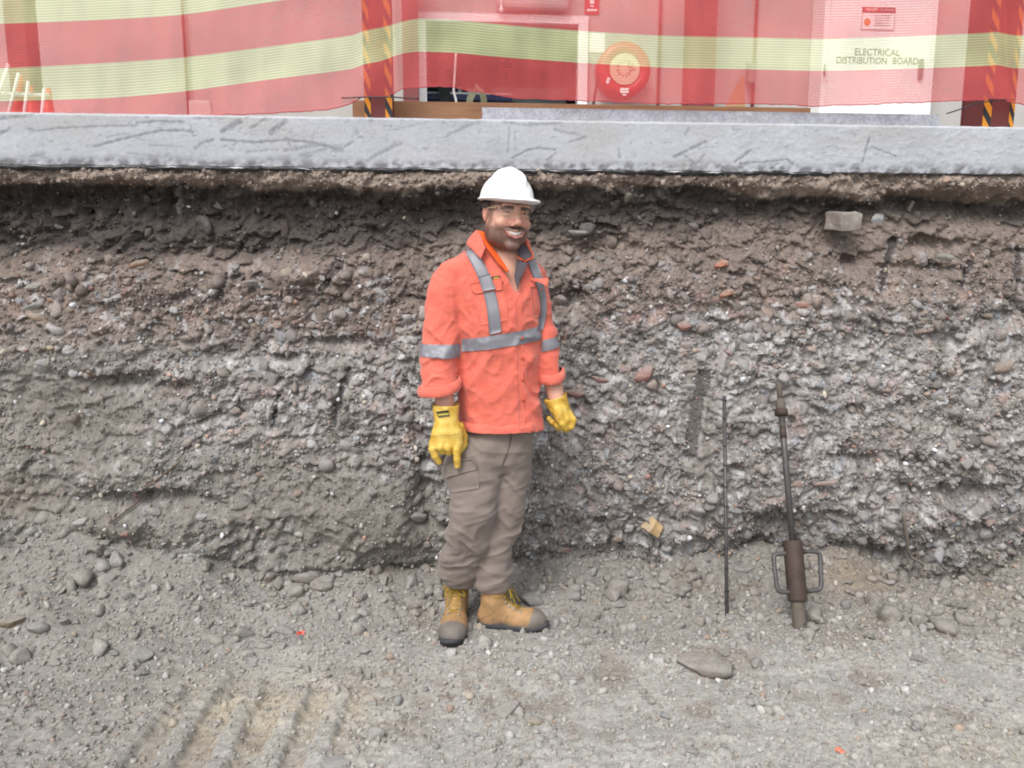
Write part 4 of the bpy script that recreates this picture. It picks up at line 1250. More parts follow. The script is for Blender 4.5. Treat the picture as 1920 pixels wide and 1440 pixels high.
# electrical cupboard
dl = on_wall(1539, 190, BY - .25); dr = on_wall(1748, 190, BY - .25)
dw = dr[0] - dl[0]; xc = (dl[0] + dr[0]) / 2; dy = BY - .25
cup = empty('electrical_cupboard', (xc, BY - .12, SLAB_T), 'tall white cupboard lettered ELECTRICAL DISTRIBUTION BOARD', 'cupboard')
box_obj('carcass', (xc, BY - .12, SLAB_T + 1.25), (dw, .22, 2.5), M_WHITE, cup)
dz0 = SLAB_T + .08
dp = box_obj('door', (xc, dy + .008, (dz0 + SLAB_T + 2.46) / 2), (dw - .09, .022, SLAB_T + 2.46 - dz0), M_WHITE, cup, bevel=.003)
for px, py in ((1546, 133),):
    q = on_wall(px, py, dy - .01)
    tube_obj('hinge', [q + [0, 0, -.04], q + [0, 0, .05]], .008, M_GREY, cup, 8)
q = on_wall(1727, 132, dy - .02)
bm = bmesh.new(); add_box(bm, (q[0], dy - .016, q[2] + .01), (.034, .026, .16), bevel=.008)
link('handle', bm_mesh('handle', bm), M_GREY, cup, smooth=False)
M_INK = simple_mat('black_ink', (.02, .02, .022), .6)
for s, px, py, wpx in (('ELECTRICAL', 1645, 98.5, 88), ('DISTRIBUTION', 1616, 114, 98), ('BOARD', 1698, 115, 50)):
    q = on_wall(px, py, dy - .006)
    text_obj('lettering', s, (q[0], dy - .0045, q[2]), .075, M_INK, cup, width=wpx / F * proj(*q)[2])
q0 = on_wall(1617, 13, dy - .006); q1 = on_wall(1676, 57, dy - .006)
sw, sh = q1[0] - q0[0], q0[2] - q1[2]; sxc, szc = (q0[0] + q1[0]) / 2, (q0[2] + q1[2]) / 2
sgn = empty('danger_sign', (sxc, dy, szc), 'small danger notice with a dark red header stuck on the white cupboard', 'sign')
box_obj('plate', (sxc, dy - .006, szc), (sw, .004, sh), M_WHITE, sgn)
M_DRED = simple_mat('dark_red_print', lin(150, 24, 34, .7), .5)
box_obj('header', (sxc, dy - .0095, szc + sh * .38), (sw, .002, sh * .24), M_DRED, sgn)
box_obj('danger_patch', (sxc - sw * .22, dy - .0115, szc + sh * .38), (sw * .5, .0015, sh * .15), M_FIRE, sgn, bevel=.0004)
text_obj('danger_word', 'DANGER', (sxc - sw * .22, dy - .0128, szc + sh * .38), .03, M_WHITE, sgn, width=sw * .36)
text_obj('header_words', 'DO NOT ENTER', (sxc + sw * .25, dy - .0108, szc + sh * .38), .022, M_WHITE, sgn, width=sw * .42)
bm = bmesh.new(); bmesh.ops.create_cone(bm, cap_ends=True, segments=24, radius1=sh * .16, radius2=sh * .16, depth=.002, matrix=Matrix.Translation((sxc - sw * .33, dy - .0095, szc - sh * .16)) @ Matrix.Rotation(math.pi / 2, 4, 'X'))
link('orange_disc', bm_mesh('disc', bm), simple_mat('orange_print', lin(240, 140, 40, .75), .5), sgn, smooth=False)
bm = bmesh.new()
for x0, x1, z0, z1 in ((-.5, .5, -.5, -.485), (-.5, -.49, -.5, .5), (.49, .5, -.5, .5)):
    add_box(bm, (sxc + sw * (x0 + x1) / 2, dy - .0087, szc + sh * (z0 + z1) / 2), (sw * (x1 - x0), .002, sh * (z1 - z0)))
for k in range(5):
    add_box(bm, (sxc + sw * .12, dy - .0087, szc + sh * (.14 - .11 * k)), (sw * (.5 - .06 * (k % 2)), .001, sh * .022))
link('border_and_lines', bm_mesh('lines', bm), M_INK, sgn, smooth=False)

# folding barrier far left
fb = empty('folding_barrier', (P(50, 190, 4.9)[0], 4.9, SLAB_T), 'white and orange folding barrier leaning low behind the left net', 'barrier')
M_ORG = simple_mat('orange_plastic', lin(236, 84, 40, .75), .5)
bot_z = SLAB_T
for (x0, y0), (x1, y1) in (((16, 120), (-6, 190)), ((35, 137), (18, 206)), ((53, 152), (46, 208)), ((83, 165), (79, 208))):
    p0, p1 = P(x0, y0, 4.8), P(x1, y1, 4.8)
    t = (bot_z - p0[2]) / (p1[2] - p0[2]); p2 = p0 + (p1 - p0) * t
    tube_obj('white_bar', [p0, p2], .009, M_WHITE, fb, 6)
for (x0, y0), (x1, y1) in (((40, 142), (32, 208)), ((57, 160), (62, 208)), ((91, 165), (93, 208))):
    p0, p1 = P(x0, y0, 4.86), P(x1, y1, 4.86)
    t = (bot_z - p0[2]) / (p1[2] - p0[2]); p2 = p0 + (p1 - p0) * t
    bm = bmesh.new(); tube(bm, [p0, p2], [.012, .05], 8); link('orange_leg', bm_mesh('leg', bm), M_ORG, fb)
tube_obj('rail', [P(-60, 174, 4.83), P(92, 179, 4.83)], .011, M_WHITE, fb, 6)

# ================================================================== THE NET
def net_mat(name, thread, gap_a, line_col, line_a):
    m, nt, b = mat_new(name)
    nt.nodes.remove(b)
    out = nt.nodes['Material Output']
    at = N(nt, 'ShaderNodeAttribute', attribute_name='uvn').outputs['Vector']
    sp = N(nt, 'ShaderNodeSeparateXYZ'); nt.links.new(at, sp.inputs[0])
    def math_(op, a, b_=None, c_=None):
        n = N(nt, 'ShaderNodeMath', operation=op)
        for k, v in enumerate((a, b_, c_)):
            if v is None: continue
            if isinstance(v, (int, float)): n.inputs[k].default_value = v
            else: nt.links.new(v, n.inputs[k])
        return n.outputs[0]
    fv = math_('FRACT', math_('MULTIPLY', sp.outputs[1], 1 / .0125))
    line = math_('LESS_THAN', math_('ABSOLUTE', math_('SUBTRACT', fv, .5)), .13)
    row = math_('FLOOR', math_('MULTIPLY', sp.outputs[1], 1 / .0125))
    fu = math_('FRACT', math_('ADD', math_('MULTIPLY', sp.outputs[0], 1 / .0085), math_('MULTIPLY', row, .37)))
    rib = math_('LESS_THAN', math_('ABSOLUTE', math_('SUBTRACT', fu, .5)), .2)
    nz = noise_node(nt, 9, 4, .6, at)
    nz2 = noise_node(nt, 2.2, 3, .6, at)
    base_a = math_('ADD', gap_a - .19, math_('ADD', math_('MULTIPLY', nz.outputs[0], .12), math_('MULTIPLY', nz2.outputs[0], .18)))
    al = math_('ADD', base_a, math_('MULTIPLY', rib, .16))
    al = math_('MAXIMUM', al, math_('MULTIPLY', line, line_a))
    al = math_('MINIMUM', al, .97)
    mixc = N(nt, 'ShaderNodeMix', data_type='RGBA'); nt.links.new(line, mixc.inputs[0])
    mixc.inputs[6].default_value = (*thread, 1); mixc.inputs[7].default_value = (*line_col, 1)
    df = N(nt, 'ShaderNodeBsdfDiffuse'); tl = N(nt, 'ShaderNodeBsdfTranslucent')
    nt.links.new(mixc.outputs[2], df.inputs[0]); nt.links.new(mixc.outputs[2], tl.inputs[0])
    ms = N(nt, 'ShaderNodeMixShader'); ms.inputs[0].default_value = .45
    nt.links.new(df.outputs[0], ms.inputs[1]); nt.links.new(tl.outputs[0], ms.inputs[2])
    tr = N(nt, 'ShaderNodeBsdfTransparent')
    m2 = N(nt, 'ShaderNodeMixShader'); nt.links.new(al, m2.inputs[0]); nt.links.new(tr.outputs[0], m2.inputs[1]); nt.links.new(ms.outputs[0], m2.inputs[2])
    nt.links.new(m2.outputs[0], out.inputs[0])
    return m


M_NPINK = net_mat('pink_net', (.76, .155, .155), .54, (.66, .10, .11), .76)
M_NYEL = net_mat('yellow_net', (.70, .76, .43), .49, (.84, .87, .50), .70)
NY = 3.695
nxp = np.array([-900, -100, 0, 200, 340, 500, 620, 660, 682, 712, 737, 757, 785, 850, 950, 1090, 1250, 1400, 1540, 1700, 1840, 1868, 1902, 1950, 2050, 3000], float)
T1 = np.array([50, 46, 45, 37, 28, 5, -12, -18, -24, -30, -34, -42, -48, -48, -38, -22, -12, -10, -10, -14, -20, -22, -16, -14, -14, -14.])
T2 = np.array([134, 130, 128, 118, 108, 88, 72, 66, 58, 52, 46, 40, 35, 37, 47, 58, 67, 70, 73, 68, 62, 60, 66, 66, 62, 62.])
T3 = np.array([194, 191, 190, 184, 172, 150, 135, 129, 121, 115, 106, 100, 97, 99, 108, 118, 127, 130, 133, 129, 124, 122, 128, 128, 128, 128.])
T4 = np.array([228, 226, 225, 222, 219, 213, 205, 193, 181, 182, 176, 166, 164, 164, 182, 189, 195, 194, 199, 193, 187, 186, 193, 201, 196, 196.])
upx = np.concatenate([np.linspace(-900, -60, 60), np.linspace(-50, 1970, 560), np.linspace(1990, 3000, 70)])
def sm(v):
    return np.interp(upx, nxp, v) * .4 + np.interp(upx, np.concatenate([[-900], spline(np.stack([nxp, v], -1), 6)[1:, 0]]), spline(np.stack([nxp, v], -1), 6)[:, 1]) * .6
bands = [sm(T1) - 207, sm(T1) - 145, sm(T1) - 62, sm(T1), sm(T2), sm(T3), sm(T4) + 1.6 * vnoise2(upx / 14, upx * 0, 181) + 2 * vnoise2(upx / 50, upx * 0, 182)]
net = empty('barrier_net', (.4, NY, SLAB_T), 'pink and yellow striped mesh net strung along the slab', 'net')
xs_net = None
ved = 0.0
for bi in range(6):
    rows_ = 14
    Vn = np.zeros((len(upx), rows_ + 1, 3)); Un = np.zeros((len(upx), rows_ + 1, 2))
    for r_ in range(rows_ + 1):
        t = r_ / rows_
        py = bands[bi] * (1 - t) + bands[bi + 1] * t
        hgt = bi + t
        yoff = .026 * vnoise2(upx / 90, upx * 0 + hgt * .7, 183) + .010 * vnoise2(upx / 34, upx * 0 + hgt * .4, 184)
        yoff += .014 * np.exp(-((upx - 722 - 4 * hgt) / 8) ** 2) * (-1) + .012 * np.exp(-((upx - 1886 - 3 * (hgt - 4)) / 7) ** 2) * (-1)
        Yv = NY + yoff
        q = np.array([P(a_, b__, yv) for a_, b__, yv in zip(upx, py, Yv)])
        Vn[:, r_] = q
        zmid = np.array([.36, .27, .27, .27, .21, .25][bi])
        Un[:, r_, 0] = q[:, 0]; Un[:, r_, 1] = ved + t * [.155, .205, .155, .205, .155, .16][bi]
    ved += [.155, .205, .155, .205, .155, .16][bi]
    o = link('pink_band' if bi % 2 else 'yellow_band', np_mesh('net_band', Vn.reshape(-1, 3), grid_faces(len(upx), rows_ + 1), None, Un.reshape(-1, 2)), M_NYEL if bi % 2 == 0 else M_NPINK, net)
    hem_pts = Vn[:, -1]
tube_obj('hem', hem_pts[::1] + np.stack([0 * upx, -.001 + 0 * upx, .0015 * vnoise2(upx / 5, upx * 0, 188)], -1), .0018, simple_mat('hem_thread', lin(178, 66, 80, .7), .7), net, 6)
o = tube_obj('tie_wire', spline([P(1775, 213, 3.70), P(1800, 205, 3.70), P(1830, 194, 3.69), P(1868, 188, 3.68), P(1900, 187, 3.685)], 5), .003, M_BLACK); props(o, 'black tie wire trailing from the net beside the right taped column', 'wire')
o = tube_obj('tie_wire', spline([P(640, 184, 3.69), P(690, 182, 3.69), P(735, 182, 3.68), P(760, 184, 3.7), P(785, 185, 3.7)], 5), .0028, M_BLACK); props(o, 'black tie wire across the left taped column under the net', 'wire')
# ================================================================== ROD, POST DRIVER, ROOTS
M_STEEL = simple_mat('dark_steel', lin(104, 101, 101, .6), .5, metal=.3, var=.25, vscale=30, bump=.15)
M_RUST = simple_mat('rusty_steel', lin(86, 69, 62, .58), .7, metal=.15, var=.35, vscale=25, bump=.3)
M_DUSTY = simple_mat('dusty_steel', lin(116, 107, 96, .58), .85, var=.2, vscale=30, bump=.2)
base = ground_hit(1363, 1152)
top = P(1358, 743, 3.43)
rod = empty('steel_rod', base, 'thin dark steel rod with ring marks leaning on the bank', 'rod')
base2 = base + (base - top) * .06
tube_obj('shaft', [top, base2], .0082, M_STEEL, rod, 12)
for f_ in (.02, .11, .24, .33, .43, .52, .62, .71, .80, .9):
    c_ = top + (base - top) * f_
    d_ = (base - top) / np.linalg.norm(base - top)
    tube_obj('ring_mark', [c_ - d_ * .003, c_ + d_ * .003], .0090, M_BLACK, rod, 12)
foot_ = ground_hit(1500, 1176)
topd = P(1460, 717, 3.40)
drv = empty('post_driver', foot_, 'rusty slide hammer post driver with two loop handles standing against the bank', 'post driver')
ax = topd - foot_; ln = np.linalg.norm(ax); ax /= ln


def along(py):
    """point of the driver's axis at a height of the photograph"""
    lo, hi = -.1, 1.2
    for _ in range(40):
        m_ = (lo + hi) / 2
        if proj(*(foot_ + ax * ln * m_))[1] > py: lo = m_
        else: hi = m_
    return foot_ + ax * ln * lo


def pxr(n, py):
    return n / F * proj(*along(py))[2]


def turned(name, spec, mat_, seg=20):
    return tube_obj(name, [along(py) for py, _ in spec], [pxr(w / 2, py) for py, w in spec], mat_, drv, seg)


turned('sample_tube', [(1200, 25.5), (1178, 25.5), (1128, 25), (1120, 25)], M_DUSTY)
c_ = along(1150); fr_ = -FW * pxr(13.6, 1150)
sp_ = along(1164) + np.array([.006, -pxr(13.5, 1164), 0])
bm = bmesh.new(); bmesh.ops.create_cone(bm, cap_ends=True, segments=10, radius1=.0035, radius2=.0035, depth=.004, matrix=Matrix.Translation(Vector(sp_)) @ Matrix.Rotation(math.pi / 2, 4, 'X'))
link('pin_hole', bm_mesh('pin_hole', bm), M_BLACK, drv)
turned('hammer_barrel', [(1128, 31), (1127, 34.5), (1124, 35.5), (1018, 35.5), (1015, 34.5), (1014, 31)], M_RUST, 28)
turned('slide_rod', [(1016, 11.5), (840, 11.5), (778, 12)], M_STEEL)
turned('rod_joint', [(822, 12.2), (800, 12.2)], M_RUST)
turned('anvil_collar', [(780, 18), (779, 24), (768, 24), (767, 18)], M_RUST)
turned('coupling', [(768, 15), (766, 17), (750, 17), (748, 13)], M_DUSTY)
turned('top_pin', [(749, 10), (722, 10), (718, 9)], M_DUSTY)
for hp in ([(1480, 1037), (1465, 1038), (1455, 1040), (1451, 1048), (1454, 1080), (1457, 1100), (1460, 1108), (1468, 1110), (1484, 1110)],
           [(1508, 1034), (1525, 1034), (1534, 1037), (1537.5, 1045), (1539, 1075), (1540, 1095), (1537, 1104), (1530, 1107), (1512, 1108)]):
    pts = [P(x, y, along(y)[1] - .004) for x, y in hp]
    tube_obj('handle', spline(pts, 5), pxr(4.2, 1070), M_STEEL, drv, 12)
for x, y in ((1480, 1037), (1508, 1034), (1484, 1110), (1512, 1108)):
    bm = bmesh.new()
    bmesh.ops.create_icosphere(bm, subdivisions=2, radius=.012, matrix=Matrix.Translation(Vector(P(x, y, along(y)[1] - .004))))
    link('weld', bm_mesh('weld', bm), M_RUST, drv)

M_ROOT = simple_mat('dry_root', lin(150, 138, 126, .55), .9, var=.2, bump=.3)
M_TWIG = simple_mat('dry_twig', lin(118, 100, 86, .55), .9, var=.2, bump=.3)


def on_bank(pts, lift=.012):
    out = []
    for px, py in pts:
        p, n = wall_at(px, py)
        out.append(p + n * lift)
    out = np.array(out)
    out[:, 1] = np.convolve(np.pad(out[:, 1], 1, 'edge'), [.25, .5, .25], 'valid')
    return out


rt = empty('dangling_root', wall_at(1688, 968)[0], 'pale forked root hanging down the bank at the right', 'root')
pts = spline(on_bank([(1684, 966), (1695, 1000), (1703, 1035), (1708, 1060), (1716, 1090), (1720, 1120), (1720, 1150)], .045), 5)
tube_obj('main_root', pts, list(np.linspace(.0085, .0045, len(pts))), M_ROOT, rt, 8)
for br in ([(1700, 1020), (1711, 1042), (1722, 1064)], [(1715, 1068), (1732, 1075), (1748, 1092)], [(1706, 1048), (1700, 1075), (1712, 1098)]):
    tube_obj('side_root', spline(on_bank(br, .045), 5), .0033, M_ROOT, rt, 6)
o = tube_obj('twig', spline(on_bank([(338, 866), (310, 890), (282, 912), (268, 930), (255, 950), (232, 968), (208, 982)], .016), 5), .0042, M_TWIG); props(o, 'bent brown twig lying against the bank low on the left', 'twig')
o = tube_obj('hanging_fibre', spline(on_bank([(1226, 440), (1226, 470), (1225, 500), (1223, 530), (1222, 563)], .02), 4), .0017, M_ROOT); props(o, 'longest thin pale fibre hanging down the bank right of the worker', 'fibre')
o = tube_obj('hanging_fibre', spline(on_bank([(1246, 430), (1248, 452), (1247, 470), (1248, 488)], .02), 4), .0017, M_ROOT); props(o, 'short thin pale fibre hanging beside a longer one on the bank', 'fibre')
o = tube_obj('twig', spline(on_bank([(1526, 506), (1516, 530), (1511, 545)], .012), 4), .003, M_TWIG); props(o, 'tiny dark twig end poking from the bank under the pale flake', 'twig')
o = tube_obj('root_stub', spline(on_bank([(1490, 492), (1506, 496), (1524, 506)], .014), 4), [.009] * 5 + [.006] * 4, M_ROOT); props(o, 'short pale root stub sticking out of the bank upper right', 'root')
p, n = wall_at(1700, 378)
o = box_obj('wood_stub', p + n * .03, (.016, .06, .05), M_ROOT, rot=Matrix.Rotation(.45, 3, 'Y')); props(o, 'small grey wooden stub jutting from under the pale gravel layer', 'wood')
for px, py, lab in ((1345, 1042, 'pale wood splinter at the bank foot beside the thin rod'), (1444, 1040, 'reddish wood splinter at the bank foot left of the driver handle')):
    p, n = wall_at(px, py)
    d_ = np.array([.006, -.005, .03])
    o = tube_obj('wood_splinter', [p + n * .02 - d_, p + n * .02, p + n * .02 + d_], [.003, .005, .002], M_PLY, None, 5); props(o, lab, 'splinter')
# coloured scraps on the ground
for px, py, s, c, lab in ((563, 1194, 7, (226, 84, 66), 'small crumpled red plastic scrap on the gravel'), (1574, 1413, 6, (240, 130, 100), 'little orange plastic flake in the right foreground')):
    p = ground_hit(px, py)
    zc = proj(*p)[2]
    m_ = simple_mat('scrap', lin(*c, .75), .5)
    bm = bmesh.new(); bmesh.ops.create_grid(bm, x_segments=5, y_segments=5, size=s / F * zc)
    for v in bm.verts:
        v.co.z += .012 * float(vnoise2(v.co.x * 90 + px, v.co.y * 90, 5)); v.co.x += .006 * float(vnoise2(v.co.x * 70, v.co.y * 70 + px, 6))
    me = bm_mesh('scrap', bm)
    o = link('plastic_scrap', me, m_); o.location = p + np.array([0, 0, .010]); o.rotation_euler = (R(38), .2, .4); props(o, lab, 'scrap')
for px, py in ((1738, 1070),):
    p, n = wall_at(px, py)
    o = rock_obj('plastic_scrap', p + n * .01, .006, lin(50, 70, 150, .7), label='speck of blue plastic beside the dangling root', cat='scrap')
# ================================================================== SCULPTING BY DISTANCE FIELDS
class Vol:
    def __init__(self, xs, ys, zs):
        self.ax = [np.asarray(a, np.float32) for a in (xs, ys, zs)]
        self.F = np.full([len(a) for a in self.ax], 1.0, np.float32)

    def block(self, lo, hi):
        sl = []
        for a, l, h in zip(self.ax, lo, hi):
            i = max(0, int(np.searchsorted(a, l)) - 1); j = min(len(a), int(np.searchsorted(a, h)) + 1)
            if j - i < 1: return None
            sl.append(slice(i, j))
        g = np.meshgrid(*[a[s] for a, s in zip(self.ax, sl)], indexing='ij', sparse=True)
        return tuple(sl), g

    def add(self, prim, k=.01, cut=False):
        fn, lo, hi = prim
        m = k * 2 + .012
        b = self.block(np.array(lo) - m, np.array(hi) + m)
        if b is None: return
        sl, g = b
        d = fn(*g)
        f = self.F[sl]
        if cut:
            d = -d
            h = np.clip(.5 - .5 * (f - d) / k, 0, 1)
            self.F[sl] = f * (1 - h) + d * h + k * h * (1 - h)
        else:
            h = np.clip(.5 + .5 * (f - d) / k, 0, 1)
            self.F[sl] = f * (1 - h) + d * h - k * h * (1 - h)

    def mesh(self):
        F_ = self.F; ax = self.ax
        s = F_ < 0
        nx, ny, nz = s.shape
        cnt = np.zeros((nx - 1, ny - 1, nz - 1), np.int8)
        for a in (0, 1):
            for b in (0, 1):
                for c in (0, 1):
                    cnt += s[a:nx - 1 + a, b:ny - 1 + b, c:nz - 1 + c]
        act = (cnt > 0) & (cnt < 8)
        I = np.argwhere(act)
        vid = np.full(act.shape, -1, np.int32); vid[act] = np.arange(len(I))
        acc = np.zeros((len(I), 3), np.float64); n = np.zeros(len(I))
        co = np.array([(a, b, c) for a in (0, 1) for b in (0, 1) for c in (0, 1)])
        for e0 in range(8):
            for e1 in range(e0 + 1, 8):
                if np.abs(co[e0] - co[e1]).sum() != 1: continue
                i0, i1 = I + co[e0], I + co[e1]
                f0, f1 = F_[tuple(i0.T)], F_[tuple(i1.T)]
                m = (f0 < 0) != (f1 < 0)
                t = (f0 / np.where(m, f0 - f1, 1))[:, None]
                p0 = np.stack([ax[q][i0[:, q]] for q in range(3)], -1); p1 = np.stack([ax[q][i1[:, q]] for q in range(3)], -1)
                acc += np.where(m[:, None], p0 + (p1 - p0) * t, 0); n += m
        V = acc / n[:, None]
        quads = []
        for d in range(3):
            a, b = [(1, 2), (2, 0), (0, 1)][d]
            sl0 = [slice(1, -1)] * 3; sl1 = [slice(1, -1)] * 3
            sl0[d] = slice(0, s.shape[d] - 1); sl1[d] = slice(1, s.shape[d])
            c = s[tuple(sl0)] != s[tuple(sl1)]
            K = np.argwhere(c)
            off = np.ones(3, int); off[d] = 0
            K = K + off
            ea = np.zeros(3, int); ea[a] = 1
            eb = np.zeros(3, int); eb[b] = 1
            q = np.stack([vid[tuple((K - ea - eb).T)], vid[tuple((K - eb).T)], vid[tuple(K.T)], vid[tuple((K - ea).T)]], -1)
            fl = ~s[tuple(K.T)]
            q[fl] = q[fl][:, ::-1]
            quads.append(q)
        return V, np.concatenate(quads)


def ell(c, r, M=None):
    c = np.asarray(c, float); r = np.asarray(r, float)
    def fn(x, y, z):
        x, y, z = x - c[0], y - c[1], z - c[2]
        if M is not None:      # world -> own axes
            x, y, z = (M[0, 0] * x + M[1, 0] * y + M[2, 0] * z, M[0, 1] * x + M[1, 1] * y + M[2, 1] * z, M[0, 2] * x + M[1, 2] * y + M[2, 2] * z)
        k0 = np.sqrt((x / r[0]) ** 2 + (y / r[1]) ** 2 + (z / r[2]) ** 2)
        k1 = np.sqrt((x / r[0] ** 2) ** 2 + (y / r[1] ** 2) ** 2 + (z / r[2] ** 2) ** 2) + 1e-9
        return (k0 * (k0 - 1) / k1).astype(np.float32)
    R_ = max(r) if M is not None else r
    return fn, c - R_, c + R_


def capsule(a, b, ra, rb):
    a = np.asarray(a, float); b = np.asarray(b, float); d = b - a; L = d @ d
    def fn(x, y, z):
        t = np.clip(((x - a[0]) * d[0] + (y - a[1]) * d[1] + (z - a[2]) * d[2]) / L, 0, 1)
        return (np.sqrt((x - a[0] - t * d[0]) ** 2 + (y - a[1] - t * d[1]) ** 2 + (z - a[2] - t * d[2]) ** 2) - (ra + (rb - ra) * t)).astype(np.float32)
    m = max(ra, rb)
    return fn, np.minimum(a, b) - m, np.maximum(a, b) + m


def prow(py, xl, xr, Y, ry):
    a, b = P(xl, py, Y), P(xr, py, Y)
    return ((a[2] + b[2]) / 2, (a[0] + b[0]) / 2, Y, abs(b[0] - a[0]) / 2, ry)


def loft(rows, pw=2.2, grow=0.0, z0=None, z1=None):
    """stack of ellipses (z, cx, cy, rx, ry)"""
    rows = np.array(sorted(rows))
    zt = np.linspace(rows[0, 0], rows[-1, 0], 240)
    tab = []
    for q in range(1, 5):
        v = np.interp(zt, rows[:, 0], rows[:, q])
        kk = np.hanning(15); kk /= kk.sum()
        tab.append(np.convolve(np.pad(v, 7, mode='reflect', reflect_type='odd'), kk, 'valid'))
    za, zb = (rows[0, 0] if z0 is None else z0), (rows[-1, 0] if z1 is None else z1)
    def fn(x, y, z):
        cx, cy, rx, ry = [np.interp(z, zt, t) for t in tab]
        rx = rx + grow; ry = ry + grow
        k = (np.abs((x - cx) / rx) ** pw + np.abs((y - cy) / ry) ** pw) ** (1 / pw)
        d = (k - 1) * np.minimum(rx, ry)
        e = np.maximum(za - z, z - zb)
        return np.maximum(d, e).astype(np.float32)
    m = rows[:, 3:5].max() + grow
    return fn, np.array([rows[:, 1].min() - m, rows[:, 2].min() - m, za]), np.array([rows[:, 1].max() + m, rows[:, 2].max() + m, zb])


def ax_(a, b, s):
    return np.arange(a, b + s, s)


def var_axis(a, b, fa, fb, fine, coarse):
    return np.concatenate([np.arange(a, fa, coarse), np.arange(fa, fb, fine), np.arange(fb, b + coarse, coarse)])


def normals_of(me):
    n = np.zeros(len(me.vertices) * 3, np.float32)
    me.vertex_normals.foreach_get('vector', n)
    return n.reshape(-1, 3)


def coords_of(me):
    n = np.zeros(len(me.vertices) * 3, np.float32)
    me.vertices.foreach_get('co', n)
    return n.reshape(-1, 3)


def relax(V, Q, it=1, f=.5):
    for _ in range(it):
        acc = np.zeros_like(V); n = np.zeros(len(V))
        for a, b in ((0, 1), (1, 2), (2, 3), (3, 0)):
            np.add.at(acc, Q[:, a], V[Q[:, b]]); np.add.at(acc, Q[:, b], V[Q[:, a]])
            np.add.at(n, Q[:, a], 1); np.add.at(n, Q[:, b], 1)
        V = V + f * (acc / np.maximum(n, 1)[:, None] - V)
    return V


def displaced(name, V, Q, amp_fn, col=None):
    me = np_mesh(name, V, Q)
    n = normals_of(me)
    V2 = V + n * amp_fn(V, n)[:, None]
    bpy.data.meshes.remove(me)
    return np_mesh(name, V2, Q, col), V2


def fold(x, y, z, s):
    """soft cloth ridges"""
    n = vnoise3(x, y, z, s)
    return (1 - np.sqrt(n * n + .012) + .05) ** 2


# ================================================================== THE WORKER
YT = 3.10
FOOT = PZ(880, 1185, 0)
PO = np.array([FOOT[0], YT, 0.0])
SK = lin(227, 172, 150, .76)

HC = P(950, 400, 3.06)
MH = np.array((Matrix.Rotation(R(19), 3, 'Z') @ Matrix.Rotation(R(4), 3, 'Y') @ Matrix.Rotation(R(2), 3, 'X')))
hl = lambda p: HC + MH @ np.asarray(p, float)
HE = lambda c, r: ell(hl(c), r, MH)
HCAP = lambda a, b, ra, rb: capsule(hl(a), hl(b), ra, rb)

torso_rows = [prow(py, xl, xr, YT, ry) for py, xl, xr, ry in (
    (803, 863, 1019, .138), (780, 860, 1016, .134), (740, 858, 1013, .129), (700, 857, 1011, .124), (650, 856, 1011, .126), (600, 852, 1013, .126), (560, 845, 1017, .120),
    (530, 836, 1021, .108), (508, 832, 1018, .094), (490, 844, 1008, .084), (474, 866, 996, .074), (460, 884, 984, .066))]
slR_rows = [prow(py, xl, xr, Y, ry) for py, xl, xr, Y, ry in (
    (498, 830, 866, 3.10, .04), (515, 812, 868, 3.095, .058), (540, 802, 869, 3.085, .066), (580, 796, 869, 3.075, .070), (620, 793, 867, 3.065, .070), (660, 791, 864, 3.05, .068),
    (700, 788, 861, 3.03, .066), (730, 788, 860, 3.015, .064), (737, 789, 859, 3.01, .063))]
slL_rows = [prow(py, xl, xr, Y, ry) for py, xl, xr, Y, ry in (
    (516, 992, 1022, 3.11, .04), (535, 992, 1031, 3.12, .055), (575, 997, 1037, 3.13, .058), (610, 1001, 1042, 3.13, .058), (650, 1004, 1049, 3.12, .056),
    (690, 1008, 1054, 3.10, .054), (722, 1012, 1057, 3.09, .052))]

# ---- body: one surface from crown to toes, only partly showing
xs = var_axis(PO[0] - .38, PO[0] + .42, HC[0] - .115, HC[0] + .125, .0025, .0085)
ys = var_axis(2.84, 3.34, HC[1] - .14, HC[1] + .13, .0025, .0085)
zs = np.concatenate([np.arange(.04, 1.47, .014), np.arange(1.47, 1.80, .0023)])
B = Vol(xs, ys, zs)
B.add(HE((0, .02, .045), (.079, .098, .088)), .01)
B.add(HE((0, -.018, -.03), (.073, .078, .088)), .03)
B.add(HE((0, -.026, -.083), (.068, .060, .050)), .03)
for s in (-1, 1):
    B.add(HE((s * .053, -.002, -.072), (.027, .042, .042)), .02)
    B.add(HE((s * .044, -.069, -.038), (.025, .020, .020)), .018)
    B.add(HE((s * .030, -.084, .024), (.028, .011, .012)), .02)
B.add(HE((0, -.078, -.120), (.028, .020, .018)), .018)
B.add(HCAP((0, -.088, .012), (0, -.110, -.030), .0085, .012), .012)
B.add(HE((0, -.113, -.037), (.0160, .0130, .0115)), .008)
for s in (-1, 1):
    B.add(HE((s * .0175, -.103, -.043), (.0110, .012, .0090)), .006)
    B.add(HE((s * .033, -.107, .004), (.021, .014, .0100)), .010, cut=True)
    B.add(HE((s * .033, -.0868, .0085), (.020, .0115, .0065)), .007)
    B.add(HE((s * .033, -.0858, -.0100), (.021, .0118, .0080)), .008)
    B.add(HE((s * .080, .012, -.004), (.009, .021, .034)), .006)
    B.add(HE((s * .088, .008, .000), (.006, .011, .018)), .004, cut=True)
    B.add(HE((s * .0065, -.109, -.0490), (.0045, .006, .004)), .003, cut=True)
for c, r in (((0, -.106, -.0755), (.024, .017, .0115)), ((-.024, -.099, -.0690), (.013, .018, .0080)), ((.024, -.099, -.0690), (.013, .018, .0080))):
    B.add(HE(c, r), .004, cut=True)
